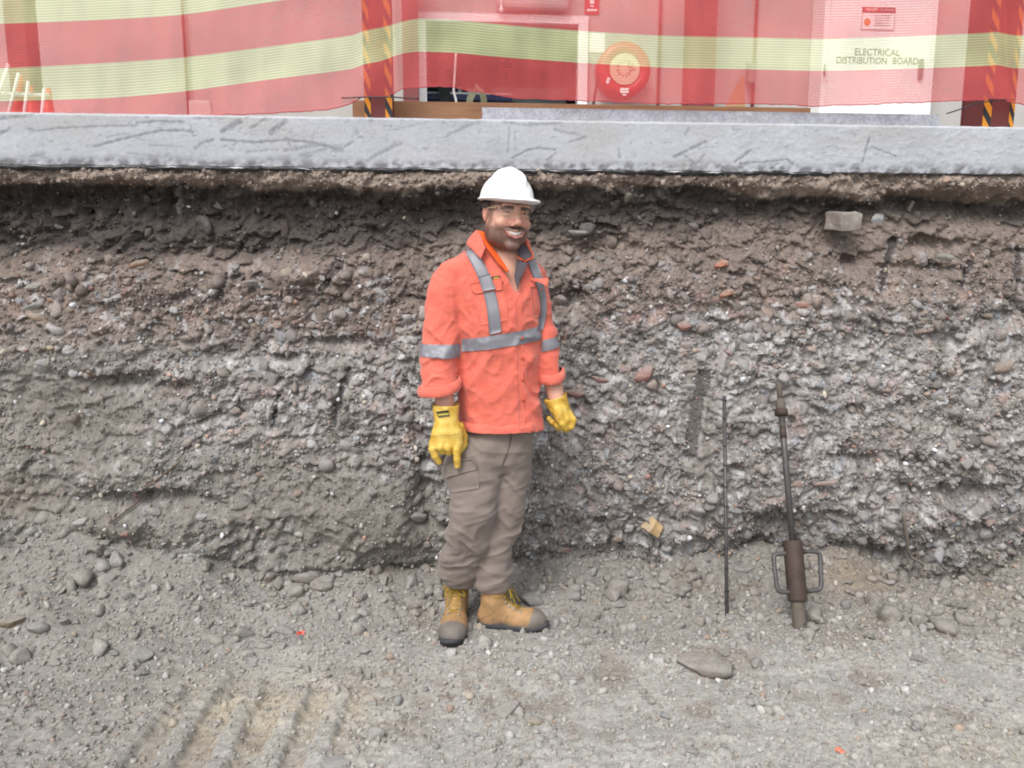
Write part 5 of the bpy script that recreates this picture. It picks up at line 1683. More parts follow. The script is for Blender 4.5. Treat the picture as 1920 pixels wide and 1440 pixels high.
for pts, r in (([(-.039, -.084, -.059), (-.018, -.100, -.0635), (0, -.1045, -.0650), (.018, -.100, -.0635), (.039, -.084, -.059)], .0035),
               ([(-.038, -.084, -.063), (-.022, -.0975, -.0825), (0, -.1010, -.0890), (.022, -.0975, -.0825), (.038, -.084, -.063)], .0048)):
    for a, b in zip(pts, pts[1:]):
        B.add(HCAP(a, b, r, r), .004)
for s in (-1, 1):   # smile folds
    for a, b in (((s * .022, -.108, -.042), (s * .041, -.098, -.060)), ((s * .041, -.098, -.060), (s * .046, -.092, -.078))):
        B.add(HCAP(a, b, .0035, .0035), .006, cut=True)
NB = P(944, 500, 3.12)
B.add(capsule(hl((0, .022, -.06)), NB, .060, .066), .025)
B.add(loft([(z, cx, cy, rx - (.013 if z > 1.42 else .032), ry - (.012 if z > 1.42 else .034)) for z, cx, cy, rx, ry in torso_rows]), .02)
B.add(loft([prow(py, xl, xr, YT, .06) for py, xl, xr in ((862, 895, 965), (840, 886, 975), (800, 890, 980), (760, 890, 985))]), .02)
shR, elR, wrR = P(842, 525, 3.09), P(826, 670, 3.06), P(837, 790, 3.0)
B.add(capsule(shR, elR, .036, .036), .02); B.add(capsule(elR, wrR, .043, .033), .012)
shL, elL, wrL = P(1012, 545, 3.12), P(1024, 665, 3.13), P(1047, 760, 3.072)
B.add(capsule(shL, elL, .034, .036), .01); B.add(capsule(elL, wrL, .041, .031), .012)
for w_, d_ in ((wrR, (.002, -.015, -.04)), (wrL, (.01, -.01, -.02))):
    B.add(capsule(w_, w_ + np.array(d_), .026, .02), .006)
tR = PZ(843, 1219, 0.0)
dR = np.array([-.13, -1.0, 0]); dR /= np.linalg.norm(dR)
posR = tR - dR * .25; posR[2] = .0
tL = PZ(1026, 1184, 0.0); hL_ = PZ(893, 1174, 0.0)
dL = tL - hL_; dL[2] = 0; dL /= np.linalg.norm(dL)
posL = hL_ + dL * .085; posL[2] = .0
YR, YL = posR[1], posL[1]
hipR, knR, anR = P(892, 870, 3.10), P(884, 985, 3.07), posR + [0, 0, .17]
hipL, knL, anL = P(958, 870, 3.12), P(945, 985, 3.11), posL + [0, 0, .17]
for a, b, c in ((hipR, knR, anR), (hipL, knL, anL)):
    B.add(capsule(a, b, .062, .042), .01); B.add(capsule(b, c, .040, .030), .01)
    B.add(capsule(c, np.array([c[0], c[1], .075]), .030, .030), .01)
V, Q = B.mesh()
V = relax(V, Q, 1, .4)
L = (V - HC) @ MH           # in the head's own axes
lx, ly, lz = L.T
head = V[:, 2] > NB[2] - .01
C = np.tile(SK, (len(V), 1))
nz = fbm3(V[:, 0] * 60, V[:, 1] * 60, V[:, 2] * 60, 3, 2)
C *= (1 + .08 * nz)[:, None]
red = np.exp(-(((np.abs(lx) - .04) / .022) ** 2 + ((lz + .04) / .02) ** 2)) * (ly < -.04) + np.exp(-((lx / .02) ** 2 + ((lz + .038) / .014) ** 2)) * (ly < -.09) + .8 * (np.abs(lx) > .077)
C += (lin(206, 126, 108, .6) - C) * (.5 * np.clip(red, 0, 1) * head)[:, None]
jl = -.052 + .10 * np.clip(np.abs(lx) - .045, -.02, 1) * 1.0 - .25 * np.clip(.05 - np.abs(lx), 0, .05)       # upper edge of the beard
bd = sstep(.014, -.014, lz - jl + .009 * nz + .004 * vnoise3(V[:, 0] * 150, V[:, 1] * 150, V[:, 2] * 150, 8)) * sstep(-.155, -.135, lz) * sstep(.055, .03, ly)
mus = sstep(.0085, .0045, np.abs(lz + .0545 + .05 * np.abs(lx))) * sstep(.048, .040, np.abs(lx)) * (ly < -.06)
bd = np.maximum(bd, mus)
bd = np.maximum(bd, .8 * sstep(.022, .006, np.abs(np.abs(lx) - .073)) * sstep(-.045, -.03, ly) * sstep(.0, -.012, ly) * (lz < .045))
mouth = (np.abs(lx) < .034) & (lz < -.0665 + 1.5 * lx ** 2) & (lz > -.0935 + 17 * lx ** 2) & (ly < -.07)
bd = np.where(mouth, 0, bd)
C += (lin(58, 44, 42, .6) - C) * (np.clip(bd, 0, 1) * head * (.76 + .10 * mus + .12 * nz))[:, None]
lip = sstep(.039, .034, np.abs(lx)) * sstep(.0075, .005, np.minimum(np.abs(lz + .0645), np.abs(lz + .0862 - 11 * lx ** 2))) * (ly < -.078)
C += (lin(206, 128, 124, .62) - C) * (.75 * lip * (lz < -.067) * head)[:, None]
inm = (np.abs(lx) < .026) & (lz < -.067) & (lz > -.081) & (ly > -.0995 + 6 * lx ** 2) & (ly < -.07)
C[inm & head] = lin(60, 26, 26, .6)
eb = sstep(.0085, .0055, np.abs(lz - .0165 + .14 * np.clip(np.abs(lx) - .035, 0, 1))) * sstep(.011, .015, np.abs(lx)) * sstep(.056, .05, np.abs(lx)) * (ly < -.05)
C += (lin(40, 30, 28, .6) - C) * (.9 * eb * head)[:, None]
scalp = sstep(.03, .04, lz + .25 * np.clip(-ly - .03, 0, 1)) * (ly > -.02)
C += (lin(38, 30, 28, .6) - C) * (scalp * head)[:, None]
lidm = np.exp(-(((np.abs(lx) - .033) / .02) ** 2 + ((lz - .0) / .011) ** 2)) * (ly < -.05)
C += (lin(150, 96, 80, .6) - C) * (.45 * lidm * head)[:, None]
m, nt, b = mat_new('skin')
c = N(nt, 'ShaderNodeAttribute', attribute_name='Col').outputs['Color']
nt.links.new(c, b.inputs['Base Color'])
b.inputs['Roughness'].default_value = .5
b.inputs['Subsurface Weight'].default_value = .08
b.inputs['Subsurface Radius'].default_value = (.01, .004, .002)
tc = N(nt, 'ShaderNodeTexCoord').outputs['Object']
bump_chain(nt, b, [(noise_node(nt, 500, 2, .5, tc).outputs[0], .12, .001)])
person = link('person', np_mesh('person', V - PO, Q, C), m)
person.location = PO
props(person, 'smiling bearded worker in white hard hat, orange reflective shirt, yellow gloves and tan boots', 'person')
bpy.context.view_layer.update()


def sdf_part(name, vol, mat, parent, it=1, amp=None, colfn=None):
    V, Q = vol.mesh()
    V = relax(V, Q, it, .5)
    if amp is not None:
        me0 = np_mesh('t', V, Q); n = normals_of(me0); bpy.data.meshes.remove(me0)
        V = V + n * amp(V, n)[:, None]
    me = np_mesh(name, V, Q, colfn(V) if colfn else None)
    return link(name, me, mat, parent), V, Q


def headvol(c, h, step):
    c = hl(c)
    return Vol(ax_(c[0] - h[0], c[0] + h[0], step), ax_(c[1] - h[1], c[1] + h[1], step), ax_(c[2] - h[2], c[2] + h[2], step))


M_HAIR = simple_mat('dark_hair', (.016, .012, .011), .6, var=.3, vscale=200, bump=.5, bscale=400)
hv = headvol((0, .02, .02), (.115, .135, .12), .0035)
hv.add(HE((0, .024, .042), (.0825, .100, .089)), .004)
hv.add(HE((0, -.09, .02), (.12, .085, .12)), .006, cut=True)
hv.add(HE((0, .0, -.12), (.12, .12, .09)), .006, cut=True)
for s in (-1, 1):
    hv.add(HE((s * .085, .012, -.012), (.02, .026, .034)), .004, cut=True)
sdf_part('hair', hv, M_HAIR, person)
# eyes, teeth
M_EYE = simple_mat('eye_white', (.22, .19, .18), .25, var=.02, bump=0)
M_IRIS = simple_mat('iris', (.02, .012, .008), .2, bump=0)
M_TEETH = simple_mat('teeth', (.88, .85, .80), .3, var=.03, bump=0)
for s in (-1, 1):
    bm = bmesh.new(); bmesh.ops.create_uvsphere(bm, u_segments=20, v_segments=14, radius=.0120, matrix=Matrix.Translation(Vector(hl((s * .033, -.0795, -.0005)))))
    ey = link('eye', bm_mesh('eye', bm), M_EYE, person)
    bm = bmesh.new(); bmesh.ops.create_uvsphere(bm, u_segments=16, v_segments=10, radius=.0066, matrix=Matrix.Translation(Vector(hl((s * .033 - .001, -.0866, -.0005)))))
    link('iris', bm_mesh('iris', bm), M_IRIS, ey)
tx = np.linspace(-.033, .033, 25); tv = []
for x in tx:
    tz = .0012 * abs(math.sin((x / .0075) * math.pi))
    yq = -.1002 + 14 * x * x
    for dz, dy in ((.002, .004), (.002, 0), (-.0150 + 9 * x * x + tz * .5, 0), (-.0150 + 9 * x * x + tz * .5, .004)):
        tv.append(hl((x, yq + dy, -.0665 + 3.0 * x * x + dz)))
link('teeth', np_mesh('teeth', np.array(tv), grid_faces(25, 4)), M_TEETH, person)

# ---- hard hat
M_HAT = simple_mat('white_helmet', (.84, .85, .87), .3, var=.02, bump=.02)
zr = .050
hv = headvol((0, -.005, .10), (.15, .185, .12), .0033)
hv.add(HE((0, .010, zr), (.098, .120, .101)), .002)
for x, w in ((0, .013), (-.026, .006), (.026, .006)):
    pr = [(x * (1 - .1 * abs(t)), .010 + .118 * math.sin(t), zr + .0995 * math.cos(t) * math.sqrt(max(0, 1 - (x / .1) ** 2))) for t in np.linspace(-.9, .8, 12)]
    for a, b in zip(pr, pr[1:]):
        hv.add(HCAP(a, b, w, w), .022)


def below_hat(x, y, z):
    q = MH[0, 2] * (x - HC[0]) + MH[1, 2] * (y - HC[1]) + MH[2, 2] * (z - HC[2])
    return (q - zr).astype(np.float32)


hv.add((below_hat, HC - .3, HC + .3), .002, cut=True)
hv.add(HE((0, -.012, zr - .004), (.113, .148, .0115)), .006)
hv.add(HE((0, -.075, zr - .006), (.082, .105, .0085)), .010)
hv.add(HE((0, .010, zr - .03), (.093, .114, .122)), .002, cut=True)
hat, _, _ = sdf_part('hard_hat', hv, M_HAT, person)
bm = bmesh.new()
ring = [hl((.091 * math.cos(a), .012 + .108 * math.sin(a), .030)) for a in np.linspace(0, 2 * math.pi, 41)]
ring2 = [hl((.0885 * math.cos(a), .012 + .1055 * math.sin(a), .012 + (.014 if math.sin(a) < -.2 else 0))) for a in np.linspace(0, 2 * math.pi, 41)]
link('headband', np_mesh('headband', np.array([p for ab in zip(ring, ring2) for p in ab]), grid_faces(41, 2)), simple_mat('dark_band', (.05, .04, .04), .7), hat)

# ---- safety glasses
m, nt, b = mat_new('clear_lens')
nt.nodes.remove(b)
tr = N(nt, 'ShaderNodeBsdfTransparent'); tr.inputs[0].default_value = (.96, .95, .90, 1)
gl = N(nt, 'ShaderNodeBsdfGlossy'); gl.inputs['Roughness'].default_value = .08
fr_n = N(nt, 'ShaderNodeLayerWeight'); fr_n.inputs[0].default_value = .25
mm = N(nt, 'ShaderNodeMath', operation='MULTIPLY_ADD'); mm.inputs[1].default_value = .35; mm.inputs[2].default_value = .03
nt.links.new(fr_n.outputs['Fresnel'], mm.inputs[0])
mx_ = N(nt, 'ShaderNodeMixShader'); nt.links.new(mm.outputs[0], mx_.inputs[0]); nt.links.new(tr.outputs[0], mx_.inputs[1]); nt.links.new(gl.outputs[0], mx_.inputs[2])
nt.links.new(mx_.outputs[0], nt.nodes['Material Output'].inputs[0])
gls = empty('safety_glasses', hl((0, -.12, 0))); gls.parent = person; gls.matrix_parent_inverse = PW(person)
lx_ = np.linspace(-.071, .071, 33)
gv = [hl((x, -.123 + .055 * (abs(x) / .071) ** 2.4, z0 + .004 * math.cos(x / .071 * 1.4))) for x in lx_ for z0 in (.012, -.002, -.014 - .008 * abs(math.sin(math.pi * abs(x) / .068)))]
link('lens', np_mesh('lens', np.array(gv), grid_faces(33, 3)), m, gls)
tube_obj('lower_rim_glint', [gv[3 * i + 2] for i in range(33)], .0008, simple_mat('pale_glint', lin(206, 190, 170, .6), .3), gls, 6)  # thin pale tube, a painted reflection along the lower edge of the lens
M_TEMP = simple_mat('amber_plastic', lin(200, 184, 150, .6), .3)
for s in (-1, 1):
    tube_obj('temple', [hl((s * .071, -.068, .014)), hl((s * .080, -.03, .013)), hl((s * .084, .015, .012)), hl((s * .082, .04, -.004))], [.004, .0032, .0028, .0025], M_TEMP, gls, 6)

# ---- shirt
m, nt, b = mat_new('orange_cloth')
tc = N(nt, 'ShaderNodeTexCoord').outputs['Object']
n1 = noise_node(nt, 14, 4, .6, tc)
wv = N(nt, 'ShaderNodeTexWave', wave_type='BANDS', bands_direction='DIAGONAL'); wv.inputs['Scale'].default_value = 260; nt.links.new(tc, wv.inputs['Vector'])
n3 = noise_node(nt, 90, 3, .6, tc)
r1 = ramp(nt, n1.outputs[0], [(.3, lin(228, 106, 86, .73)), (.7, lin(240, 122, 102, .76))])
nd = noise_node(nt, 7, 5, .65, tc)
rd = ramp(nt, nd.outputs[0], [(.52, (1, 1, 1)), (.70, (.80, .74, .70))])
nt.links.new(mul_color(nt, r1.outputs[0], rd.outputs[0]), b.inputs['Base Color'])
b.inputs['Roughness'].default_value = .85
b.inputs['Sheen Weight'].default_value = .25
n4 = noise_node(nt, 26, 4, .55, tc)
bump_chain(nt, b, [(n4.outputs[0], .35, .012), (n3.outputs[0], .35, .004), (wv.outputs[0], .12, .0006)])
M_ORANGE = m
SH = Vol(ax_(PO[0] - .30, PO[0] + .36, .0047), ax_(2.92, 3.30, .0047), ax_(.77, 1.62, .0047))
SH.add(loft(slR_rows, 2.1), .006)
SH.add(loft(slL_rows, 2.1), .006)
torso_only = loft(torso_rows)
SH.add(torso_only, .014)
sh_cap = P(848, 512, 3.10)
SH.add(ell(sh_cap, (.05, .06, .042)), .03)
sh_cap = P(1004, 522, 3.11)
SH.add(ell(sh_cap, (.04, .06, .042)), .03)


def in_poly_field(poly, ymax, soft=9.0):
    """negative inside a polygon of the photograph, in front of ymax"""
    poly = np.array(poly, float)
    def fn(x, y, z):
        px, py, zc = proj(x, y, z)
        px, py, zc = np.broadcast_arrays(px, py, zc)
        d = np.full(px.shape, -1e9)
        for (x0, y0), (x1, y1) in zip(poly, np.roll(poly, -1, 0)):
            nx, ny = (y1 - y0), -(x1 - x0)
            l = math.hypot(nx, ny)
            d = np.maximum(d, ((px - x0) * nx + (py - y0) * ny) / l)
        d = d * zc / F
        return np.maximum(d, np.broadcast_to(y - ymax, d.shape)).astype(np.float32)
    q = np.array([P(a, b, Y) for a, b in poly for Y in (2.9, ymax)])
    return fn, q.min(0), q.max(0)


SH.add(in_poly_field([(984, 440), (973, 546), (970, 549), (933, 484), (921, 440)], 3.07), .004, cut=True)
SH.add(capsule(hl((0, .03, -.05)), P(946, 488, 3.11), .082, .080), .006, cut=True)
hole = P(942, 815, YT)
SH.add(loft([(z, cx, cy, rx - .008, ry - .008) for z, cx, cy, rx, ry in torso_rows if z < torso_rows[0][0] + .22], z0=.7, z1=torso_rows[0][0] + .03), .003, cut=True)
SH.add(loft([(z, cx, cy, rx - .008, ry - .008) for z, cx, cy, rx, ry in slR_rows[-4:]], z0=.8, z1=slR_rows[-1][0] + .035), .003, cut=True)
SH.add(loft([(z, cx, cy, rx - .008, ry - .008) for z, cx, cy, rx, ry in slL_rows[-3:]], z0=.8, z1=slL_rows[-1][0] + .03), .003, cut=True)


def shirt_amp(V, n):
    x, y, z = V.T
    a = np.interp(z, [.8, .95, 1.15, 1.35, 1.55], [.012, .013, .012, .009, .003])
    arm = np.clip((np.abs(x - (PO[0] + .06)) - .13) / .05, 0, 1)
    f = a * (fold(x * 5 + z * 4, y * 5, z * 4 - x * 6, 11) - .66) + .5 * a * (fold(x * 11 - z * 9, y * 10, z * 9 + x * 5, 12) - .66)
    f += arm * .015 * (fold(x * 7, y * 7, z * 20 + x * 9 + 2 * vnoise3(x * 8, y * 8, z * 8, 14), 13) - .6) * sstep(1.5, 1.3, z)
    f += .006 * (1 - arm) * (fold(x * 17 - z * 12, y * 14, z * 13 + x * 10 + vnoise3(x * 6, y * 6, z * 6, 16), 15) - .66) * sstep(1.55, 1.4, z)
    f += .0030 * (fold(x * 34 + z * 20, y * 30, z * 30 - x * 12, 17) - .66)
    return f


shirt, SV, SQ = sdf_part('shirt', SH, M_ORANGE, person, 2, shirt_amp)
_fn = loft(torso_rows)[0]
lab_t = _fn(SV[:, 0], SV[:, 1], SV[:, 2])
lab_r = loft(slR_rows, 2.1)[0](SV[:, 0], SV[:, 1], SV[:, 2]); lab_l = loft(slL_rows, 2.1)[0](SV[:, 0], SV[:, 1], SV[:, 2])
lab = np.where((lab_r < lab_t) & (lab_r < lab_l), 1, np.where((lab_l < lab_t), 2, 0))
M_SILVER = simple_mat('reflective_tape', lin(150, 150, 158, .66), .5, metal=.15, var=.06, vscale=30, bump=.1)
M_GREYL = simple_mat('grey_lining', lin(92, 84, 90, .62), .85, var=.08)
M_ORI = simple_mat('bright_orange_lining', lin(252, 100, 30, .75), .8, var=.05)


def band(name, which, top2, bot2, parent=shirt, off=.0042):
    """a strip of tape that runs round the cloth between two slanted planes, each given by two picture points"""
    me0 = np_mesh('t', SV, SQ); n = normals_of(me0); bpy.data.meshes.remove(me0)
    fl = lab[SQ]
    keep = (fl == which).all(1) if which else (fl == 0).all(1)
    zc_ = SV[SQ].mean(1)
    keep &= (zc_[:, 2] < 1.45)
    f = SQ[keep]
    bm = bmesh.new()
    used, inv = np.unique(f, return_inverse=True); inv = inv.reshape(f.shape)
    vs_ = [bm.verts.new(p) for p in (SV[used] + n[used] * off)]
    for q in inv:
        bm.faces.new([vs_[i] for i in q])
    for (a, b_), sgn in ((top2, 1), (bot2, -1)):
        a, b_ = P(*a), P(*b_)
        d = b_ - a; d[1] = 0
        nrm = np.array([-d[2], 0, d[0]]); nrm /= np.linalg.norm(nrm)
        if nrm[2] < 0: nrm = -nrm
        nrm = nrm * sgn
        bmesh.ops.bisect_plane(bm, geom=bm.verts[:] + bm.edges[:] + bm.faces[:], dist=1e-5, plane_co=Vector(a), plane_no=Vector(nrm), clear_outer=True)
    me = bpy.data.meshes.new(name); bm.to_mesh(me); bm.free()
    return link(name, me, M_SILVER, parent)


band('reflective_band', 0, ((862, 638, 3.0), (1013, 614, 3.0)), ((862, 662, 3.0), (1013, 640, 3.0)))
band('reflective_band', 1, ((793, 646, 3.0), (865, 646, 3.0)), ((793, 669, 3.0), (865, 673, 3.0)))
band('reflective_band', 2, ((1016, 637, 3.08), (1047, 630, 3.08)), ((1016, 659, 3.08), (1047, 651, 3.08)))
SB = BVHTree.FromPolygons([Vector(v) for v in SV], SQ.tolist())


def drape(name, left, right, mat, parent, bvh=None, off=.003, n=14, m=5, thick=.002):
    """cloth laid on the surface seen along lines of sight between two picture polylines"""
    bvh = bvh or SB
    left = spline(np.array(left, float), 6); right = spline(np.array(right, float), 6)
    t = np.linspace(0, 1, n)
    li = np.stack([np.interp(t, np.linspace(0, 1, len(left)), left[:, q]) for q in (0, 1)], -1)
    ri = np.stack([np.interp(t, np.linspace(0, 1, len(right)), right[:, q]) for q in (0, 1)], -1)
    pts = np.zeros((n, m, 3)); last = None
    for a in range(n):
        for c in range(m):
            px, py = li[a] + (ri[a] - li[a]) * c / (m - 1)
            d = Vector(ray(px, py)).normalized()
            h = bvh.ray_cast(Vector(EYE), d)
            if h[0] is None:
                h = bvh.find_nearest(Vector(P(px, py, 3.05)))
            nn = h[1] if h[1].dot(d) < 0 else -h[1]
            pts[a, c] = h[0] + (nn * .5 - d * .5) * off
    for _ in range(2):
        pts[1:-1] = pts[1:-1] * .5 + (pts[:-2] + pts[2:]) * .25
    V_ = pts.reshape(-1, 3)
    me = np_mesh(name, V_, grid_faces(n, m))
    nv = normals_of(me)
    if nv[:, 1].mean() > 0: nv = -nv
    bpy.data.meshes.remove(me)
    V2 = np.concatenate([V_, V_ - nv * (off + thick)])
    f = grid_faces(n, m); k = n * m
    rim = [i * m for i in range(n)] + [(n - 1) * m + c for c in range(1, m)] + [i * m + m - 1 for i in range(n - 2, -1, -1)] + [c for c in range(m - 2, 0, -1)]
    rim = np.array(rim); nx_ = np.roll(rim, -1)
    side = np.stack([rim, nx_, nx_ + k, rim + k], -1)
    return link(name, np_mesh(name, V2, [f, f[:, ::-1] + k, side]), mat, parent)


drape('reflective_band', [(866, 462), (880, 487), (893, 512), (905, 545), (913, 580), (918, 628)], [(888, 462), (901, 482), (914, 507), (926, 540), (935, 575), (940, 622)], M_SILVER, shirt, n=30, off=.0065)
drape('reflective_band', [(989, 490), (997, 512), (1007, 540), (1012, 565), (1012, 590), (1006, 618)], [(1003, 486), (1012, 508), (1019, 536), (1024, 562), (1024, 592), (1017, 620)], M_SILVER, shirt, n=26, off=.0065)
# placket, pockets, buttons, logo
drape('placket', [(967, 548), (968, 620), (970, 700), (973, 806)], [(977, 548), (979, 620), (980, 700), (984, 803)], M_ORANGE, shirt, n=40, off=.0016)
drape('pocket', [(884, 540), (893, 580), (900, 610)], [(944, 528), (950, 570), (952, 600)], M_ORANGE, shirt, n=14, m=9, off=.0022)
drape('pocket_flap', [(881, 533), (885, 545), (893, 551)], [(938, 521), (941, 533), (941, 543)], M_ORANGE, shirt, n=8, m=9, off=.0085, thick=.003)
drape('pocket', [(994, 538), (998, 570), (1000, 595)], [(1018, 536), (1024, 570), (1022, 594)], M_ORANGE, shirt, n=12, m=7, off=.0022)
drape('reflective_band', [(897, 520), (906, 547)], [(918, 514), (929, 542)], M_SILVER, shirt, n=9, off=.0165)
fb_ = []
for (px, py, Y) in ((991, 524, 3.02), (1004, 521, 3.0), (1016, 522, 2.985), (1028, 520, 2.995), (1030, 527, 2.985), (1026, 538, 2.97), (1014, 531, 2.975), (1000, 528, 3.005)):
    fb_.append(P(px, py, Y))


def patch(name, pts, mat, parent, thick=.003):
    bm = bmesh.new()
    vs_ = [bm.verts.new(Vector(p)) for p in pts]
    f = bm.faces.new(vs_)
    bmesh.ops.triangulate(bm, faces=[f])
    bmesh.ops.subdivide_edges(bm, edges=bm.edges[:], cuts=3, use_grid_fill=True)
    bmesh.ops.triangulate(bm, faces=bm.faces[:])
    for _ in range(1):
        bmesh.ops.smooth_vert(bm, verts=bm.verts[:], factor=.5, use_axis_x=True, use_axis_y=True, use_axis_z=True)
    for v in bm.verts:
        v.co.y += .004 * float(vnoise3(v.co.x * 22, v.co.z * 22, v.co.y * 10, 77))
    r_ = bmesh.ops.extrude_face_region(bm, geom=bm.faces[:])
    for v in [g for g in r_['geom'] if isinstance(g, bmesh.types.BMVert)]:
        v.co.y += thick
    return link(name, bm_mesh(name, bm), mat, parent)


patch('pocket_flap', fb_, M_ORANGE, shirt, .004)
M_BTN = simple_mat('orange_button', lin(214, 84, 52, .7), .45)
M_LOGO = simple_mat('logo_dark', (.03, .03, .025), .6)
M_LOGOY = simple_mat('logo_yellow', lin(200, 180, 60, .7), .6)
drape('logo_tag', [(922, 519), (922, 525)], [(938, 517), (938, 523)], M_LOGO, shirt, n=4, m=4, off=.005)
drape('logo_mark', [(925, 520.5), (925, 523.5)], [(936, 519), (936, 522)], M_LOGOY, shirt, n=3, m=4, off=.0066)
for px, py in ((979.5, 634), (980.5, 672), (981, 712), (982, 750), (896, 543), (1015, 543)):
    h = SB.ray_cast(Vector(EYE), Vector(ray(px - 1, py)).normalized())
    if h[0]:
        bm = bmesh.new(); bmesh.ops.create_uvsphere(bm, u_segments=12, v_segments=6, radius=.0062, matrix=Matrix.Translation(h[0] - Vector(ray(px, py)).normalized() * .006) @ Matrix.Diagonal((1, .4, 1, 1)))
        link('button', bm_mesh('button', bm), M_BTN, shirt)
# collar: the back of the stand, the folded left leaf, the bright inside, the grey right side
nc = P(946, 470, 3.115)
cr = []
for a in np.linspace(R(-28), R(222), 26):
    ca, sa = math.cos(a), math.sin(a)
    t_ = sstep(-.5, .6, sa)
    for rr, zz in ((.082, .036 + .02 * t_), (.094, .034 + .018 * t_), (.106, -.012 + .012 * t_)):
        cr.append(nc + np.array([ca * rr * 1.05, sa * rr * .95, zz - .02 * (1 - t_)]))
link('collar', np_mesh('collar', np.array(cr), grid_faces(26, 3)), M_ORANGE, shirt)
patch('collar_leaf', [P(872, 458, 3.06), P(880, 444, 3.08), P(893, 430, 3.09), P(900, 434, 3.06), P(912, 464, 3.0), P(908, 472, 2.99), P(903, 487, 2.985), P(888, 474, 3.02)], M_ORANGE, shirt, .004)
patch('collar_inside', [P(893, 430, 3.09), P(908, 434, 3.08), P(915, 450, 3.055), P(930, 470, 3.03), P(945, 492, 3.01), P(956, 510, 3.0), P(950, 512, 2.995), P(934, 494, 2.99), P(912, 465, 3.0), P(902, 444, 3.05)], M_ORI, shirt, .003)
patch('collar_lining', [P(979, 451, 3.06), P(990, 462, 3.04), P(998, 475, 3.02), P(999, 482, 3.005), P(985, 490, 2.995), P(969, 480, 3.01), P(972, 462, 3.04)], M_GREYL, shirt, .003)
patch('lapel_lining', [P(968, 484, 3.012), P(985, 490, 2.998), P(991, 492, 2.998), P(984, 508, 2.99), P(975, 528, 2.985), P(971, 547, 2.98), P(967, 533, 2.985), P(964, 518, 2.995), P(966, 503, 3.005)], M_GREYL, shirt, .003)
for pts in ([(979, 450.5, 3.058), (990, 461.5, 3.038), (998.5, 474.5, 3.018), (999.5, 482, 3.003)], [(984, 490, 2.993), (992, 486, 2.995), (999, 482, 3.002)], [(968, 479, 3.008), (976, 485, 3.0), (983, 489, 2.993)]):
    tube_obj('collar_piping', [P(*q) for q in pts], .0019, M_ORI, shirt, 6)


def cuff(rows, top, bot, flare, tilt, mat, parent, thick=.005):
    """rolled cuff round the end of a sleeve"""
    rows = np.array(sorted(rows))
    g = lambda z: [np.interp(z, rows[:, 0], rows[:, q]) for q in range(1, 5)]
    zt, zb = P(830, top, 3.05)[2], P(830, bot, 3.05)[2]
    V_ = []
    n_ = 40
    prof = [(0, -.002), (.0, .006), (.5, .0085), (.93, .007), (1, .002), (.9, -.003), (.3, -.006)]
    for k in range(n_):
        a = 2 * math.pi * k / n_
        for f_, o_ in prof:
            z = zt + (zb - zt) * f_
            cx, cy, rx, ry = g(z)
            w = .003 * vnoise2(np.array([a * 2.3]), np.array([f_ * 2.0]), 7)[0]
            x = cx + (rx + o_ + flare * f_ + w) * math.cos(a); y = cy + (ry + o_ + flare * f_ + w) * math.sin(a)
            V_.append((x, y, z + tilt * (x - cx) + .006 * math.sin(a * 2 + 1)))
    V_ = np.array(V_); q = len(prof)
    i = np.arange(n_)[:, None]; j = np.arange(q - 1)[None]
    f = np.stack([i * q + j, ((i + 1) % n_) * q + j, ((i + 1) % n_) * q + j + 1, i * q + j + 1], -1).reshape(-1, 4)
    return link('cuff', np_mesh('cuff', V_, f), mat, parent)


cuff(slR_rows, 715, 734, .006, .20, M_ORANGE, shirt)
cuff(slL_rows, 703, 722, .002, .22, M_ORANGE, shirt)

# ---- trousers
m, nt, b = mat_new('khaki_cloth')
tc = N(nt, 'ShaderNodeTexCoord').outputs['Object']
n1 = noise_node(nt, 9, 5, .6, tc); n3 = noise_node(nt, 80, 3, .6, tc)
r1 = ramp(nt, n1.outputs[0], [(.3, lin(134, 121, 113, .66)), (.7, lin(154, 141, 132, .66))])
nt.links.new(r1.outputs[0], b.inputs['Base Color'])
b.inputs['Roughness'].default_value = .9; b.inputs['Sheen Weight'].default_value = .15
bump_chain(nt, b, [(n3.outputs[0], .2, .003)])
M_KHAKI = m
trR = [prow(*q) for q in ((790, 880, 944, 3.10, .09), (808, 872, 944, 3.10, .098), (830, 852, 944, 3.09, .112), (855, 836, 944, 3.085, .118), (885, 828, 941, 3.075, .112), (910, 838, 939, 3.065, .104), (935, 845, 937, 3.055, .098), (960, 843, 931, 3.045, .094),
                          (985, 839, 926, 3.05, .09), (1010, 833, 919, 3.065, .088), (1032, 828, 912, 3.085, .087), (1055, 824, 907, YR - .035, .088), (1072, 826, 903, YR - .02, .084), (1086, 830, 894, YR - .01, .072), (1094, 834, 886, YR - .005, .062))]
trL = [prow(*q) for q in ((790, 930, 996, 3.12, .095), (830, 934, 995, 3.12, .105), (860, 928, 995, 3.12, .108), (890, 925, 994, 3.115, .102), (930, 915, 987, 3.11, .094), (965, 912, 982, 3.105, .088), (990, 908, 979, 3.10, .082),
                          (1003, 905, 968, 3.10, .076), (1015, 900, 960, 3.10, .074), (1050, 894, 960, YL + .02, .076), (1075, 892, 958, YL + .01, .074), (1094, 892, 955, YL + .005, .066), (1105, 897, 950, YL, .056))]
TR = Vol(ax_(PO[0] - .19, PO[0] + .27, .0047), ax_(2.90, 3.27, .0047), ax_(.10, .95, .0047))
TR.add(loft(trL, 2.2), .01)
TR.add(loft(trR, 2.2), .016)
TR.add(loft([prow(*q) for q in ((780, 880, 1000, 3.10, .09), (808, 874, 999, 3.10, .098), (830, 862, 997, 3.10, .112), (860, 866, 988, 3.10, .108), (876, 880, 975, 3.10, .09))]), .02)
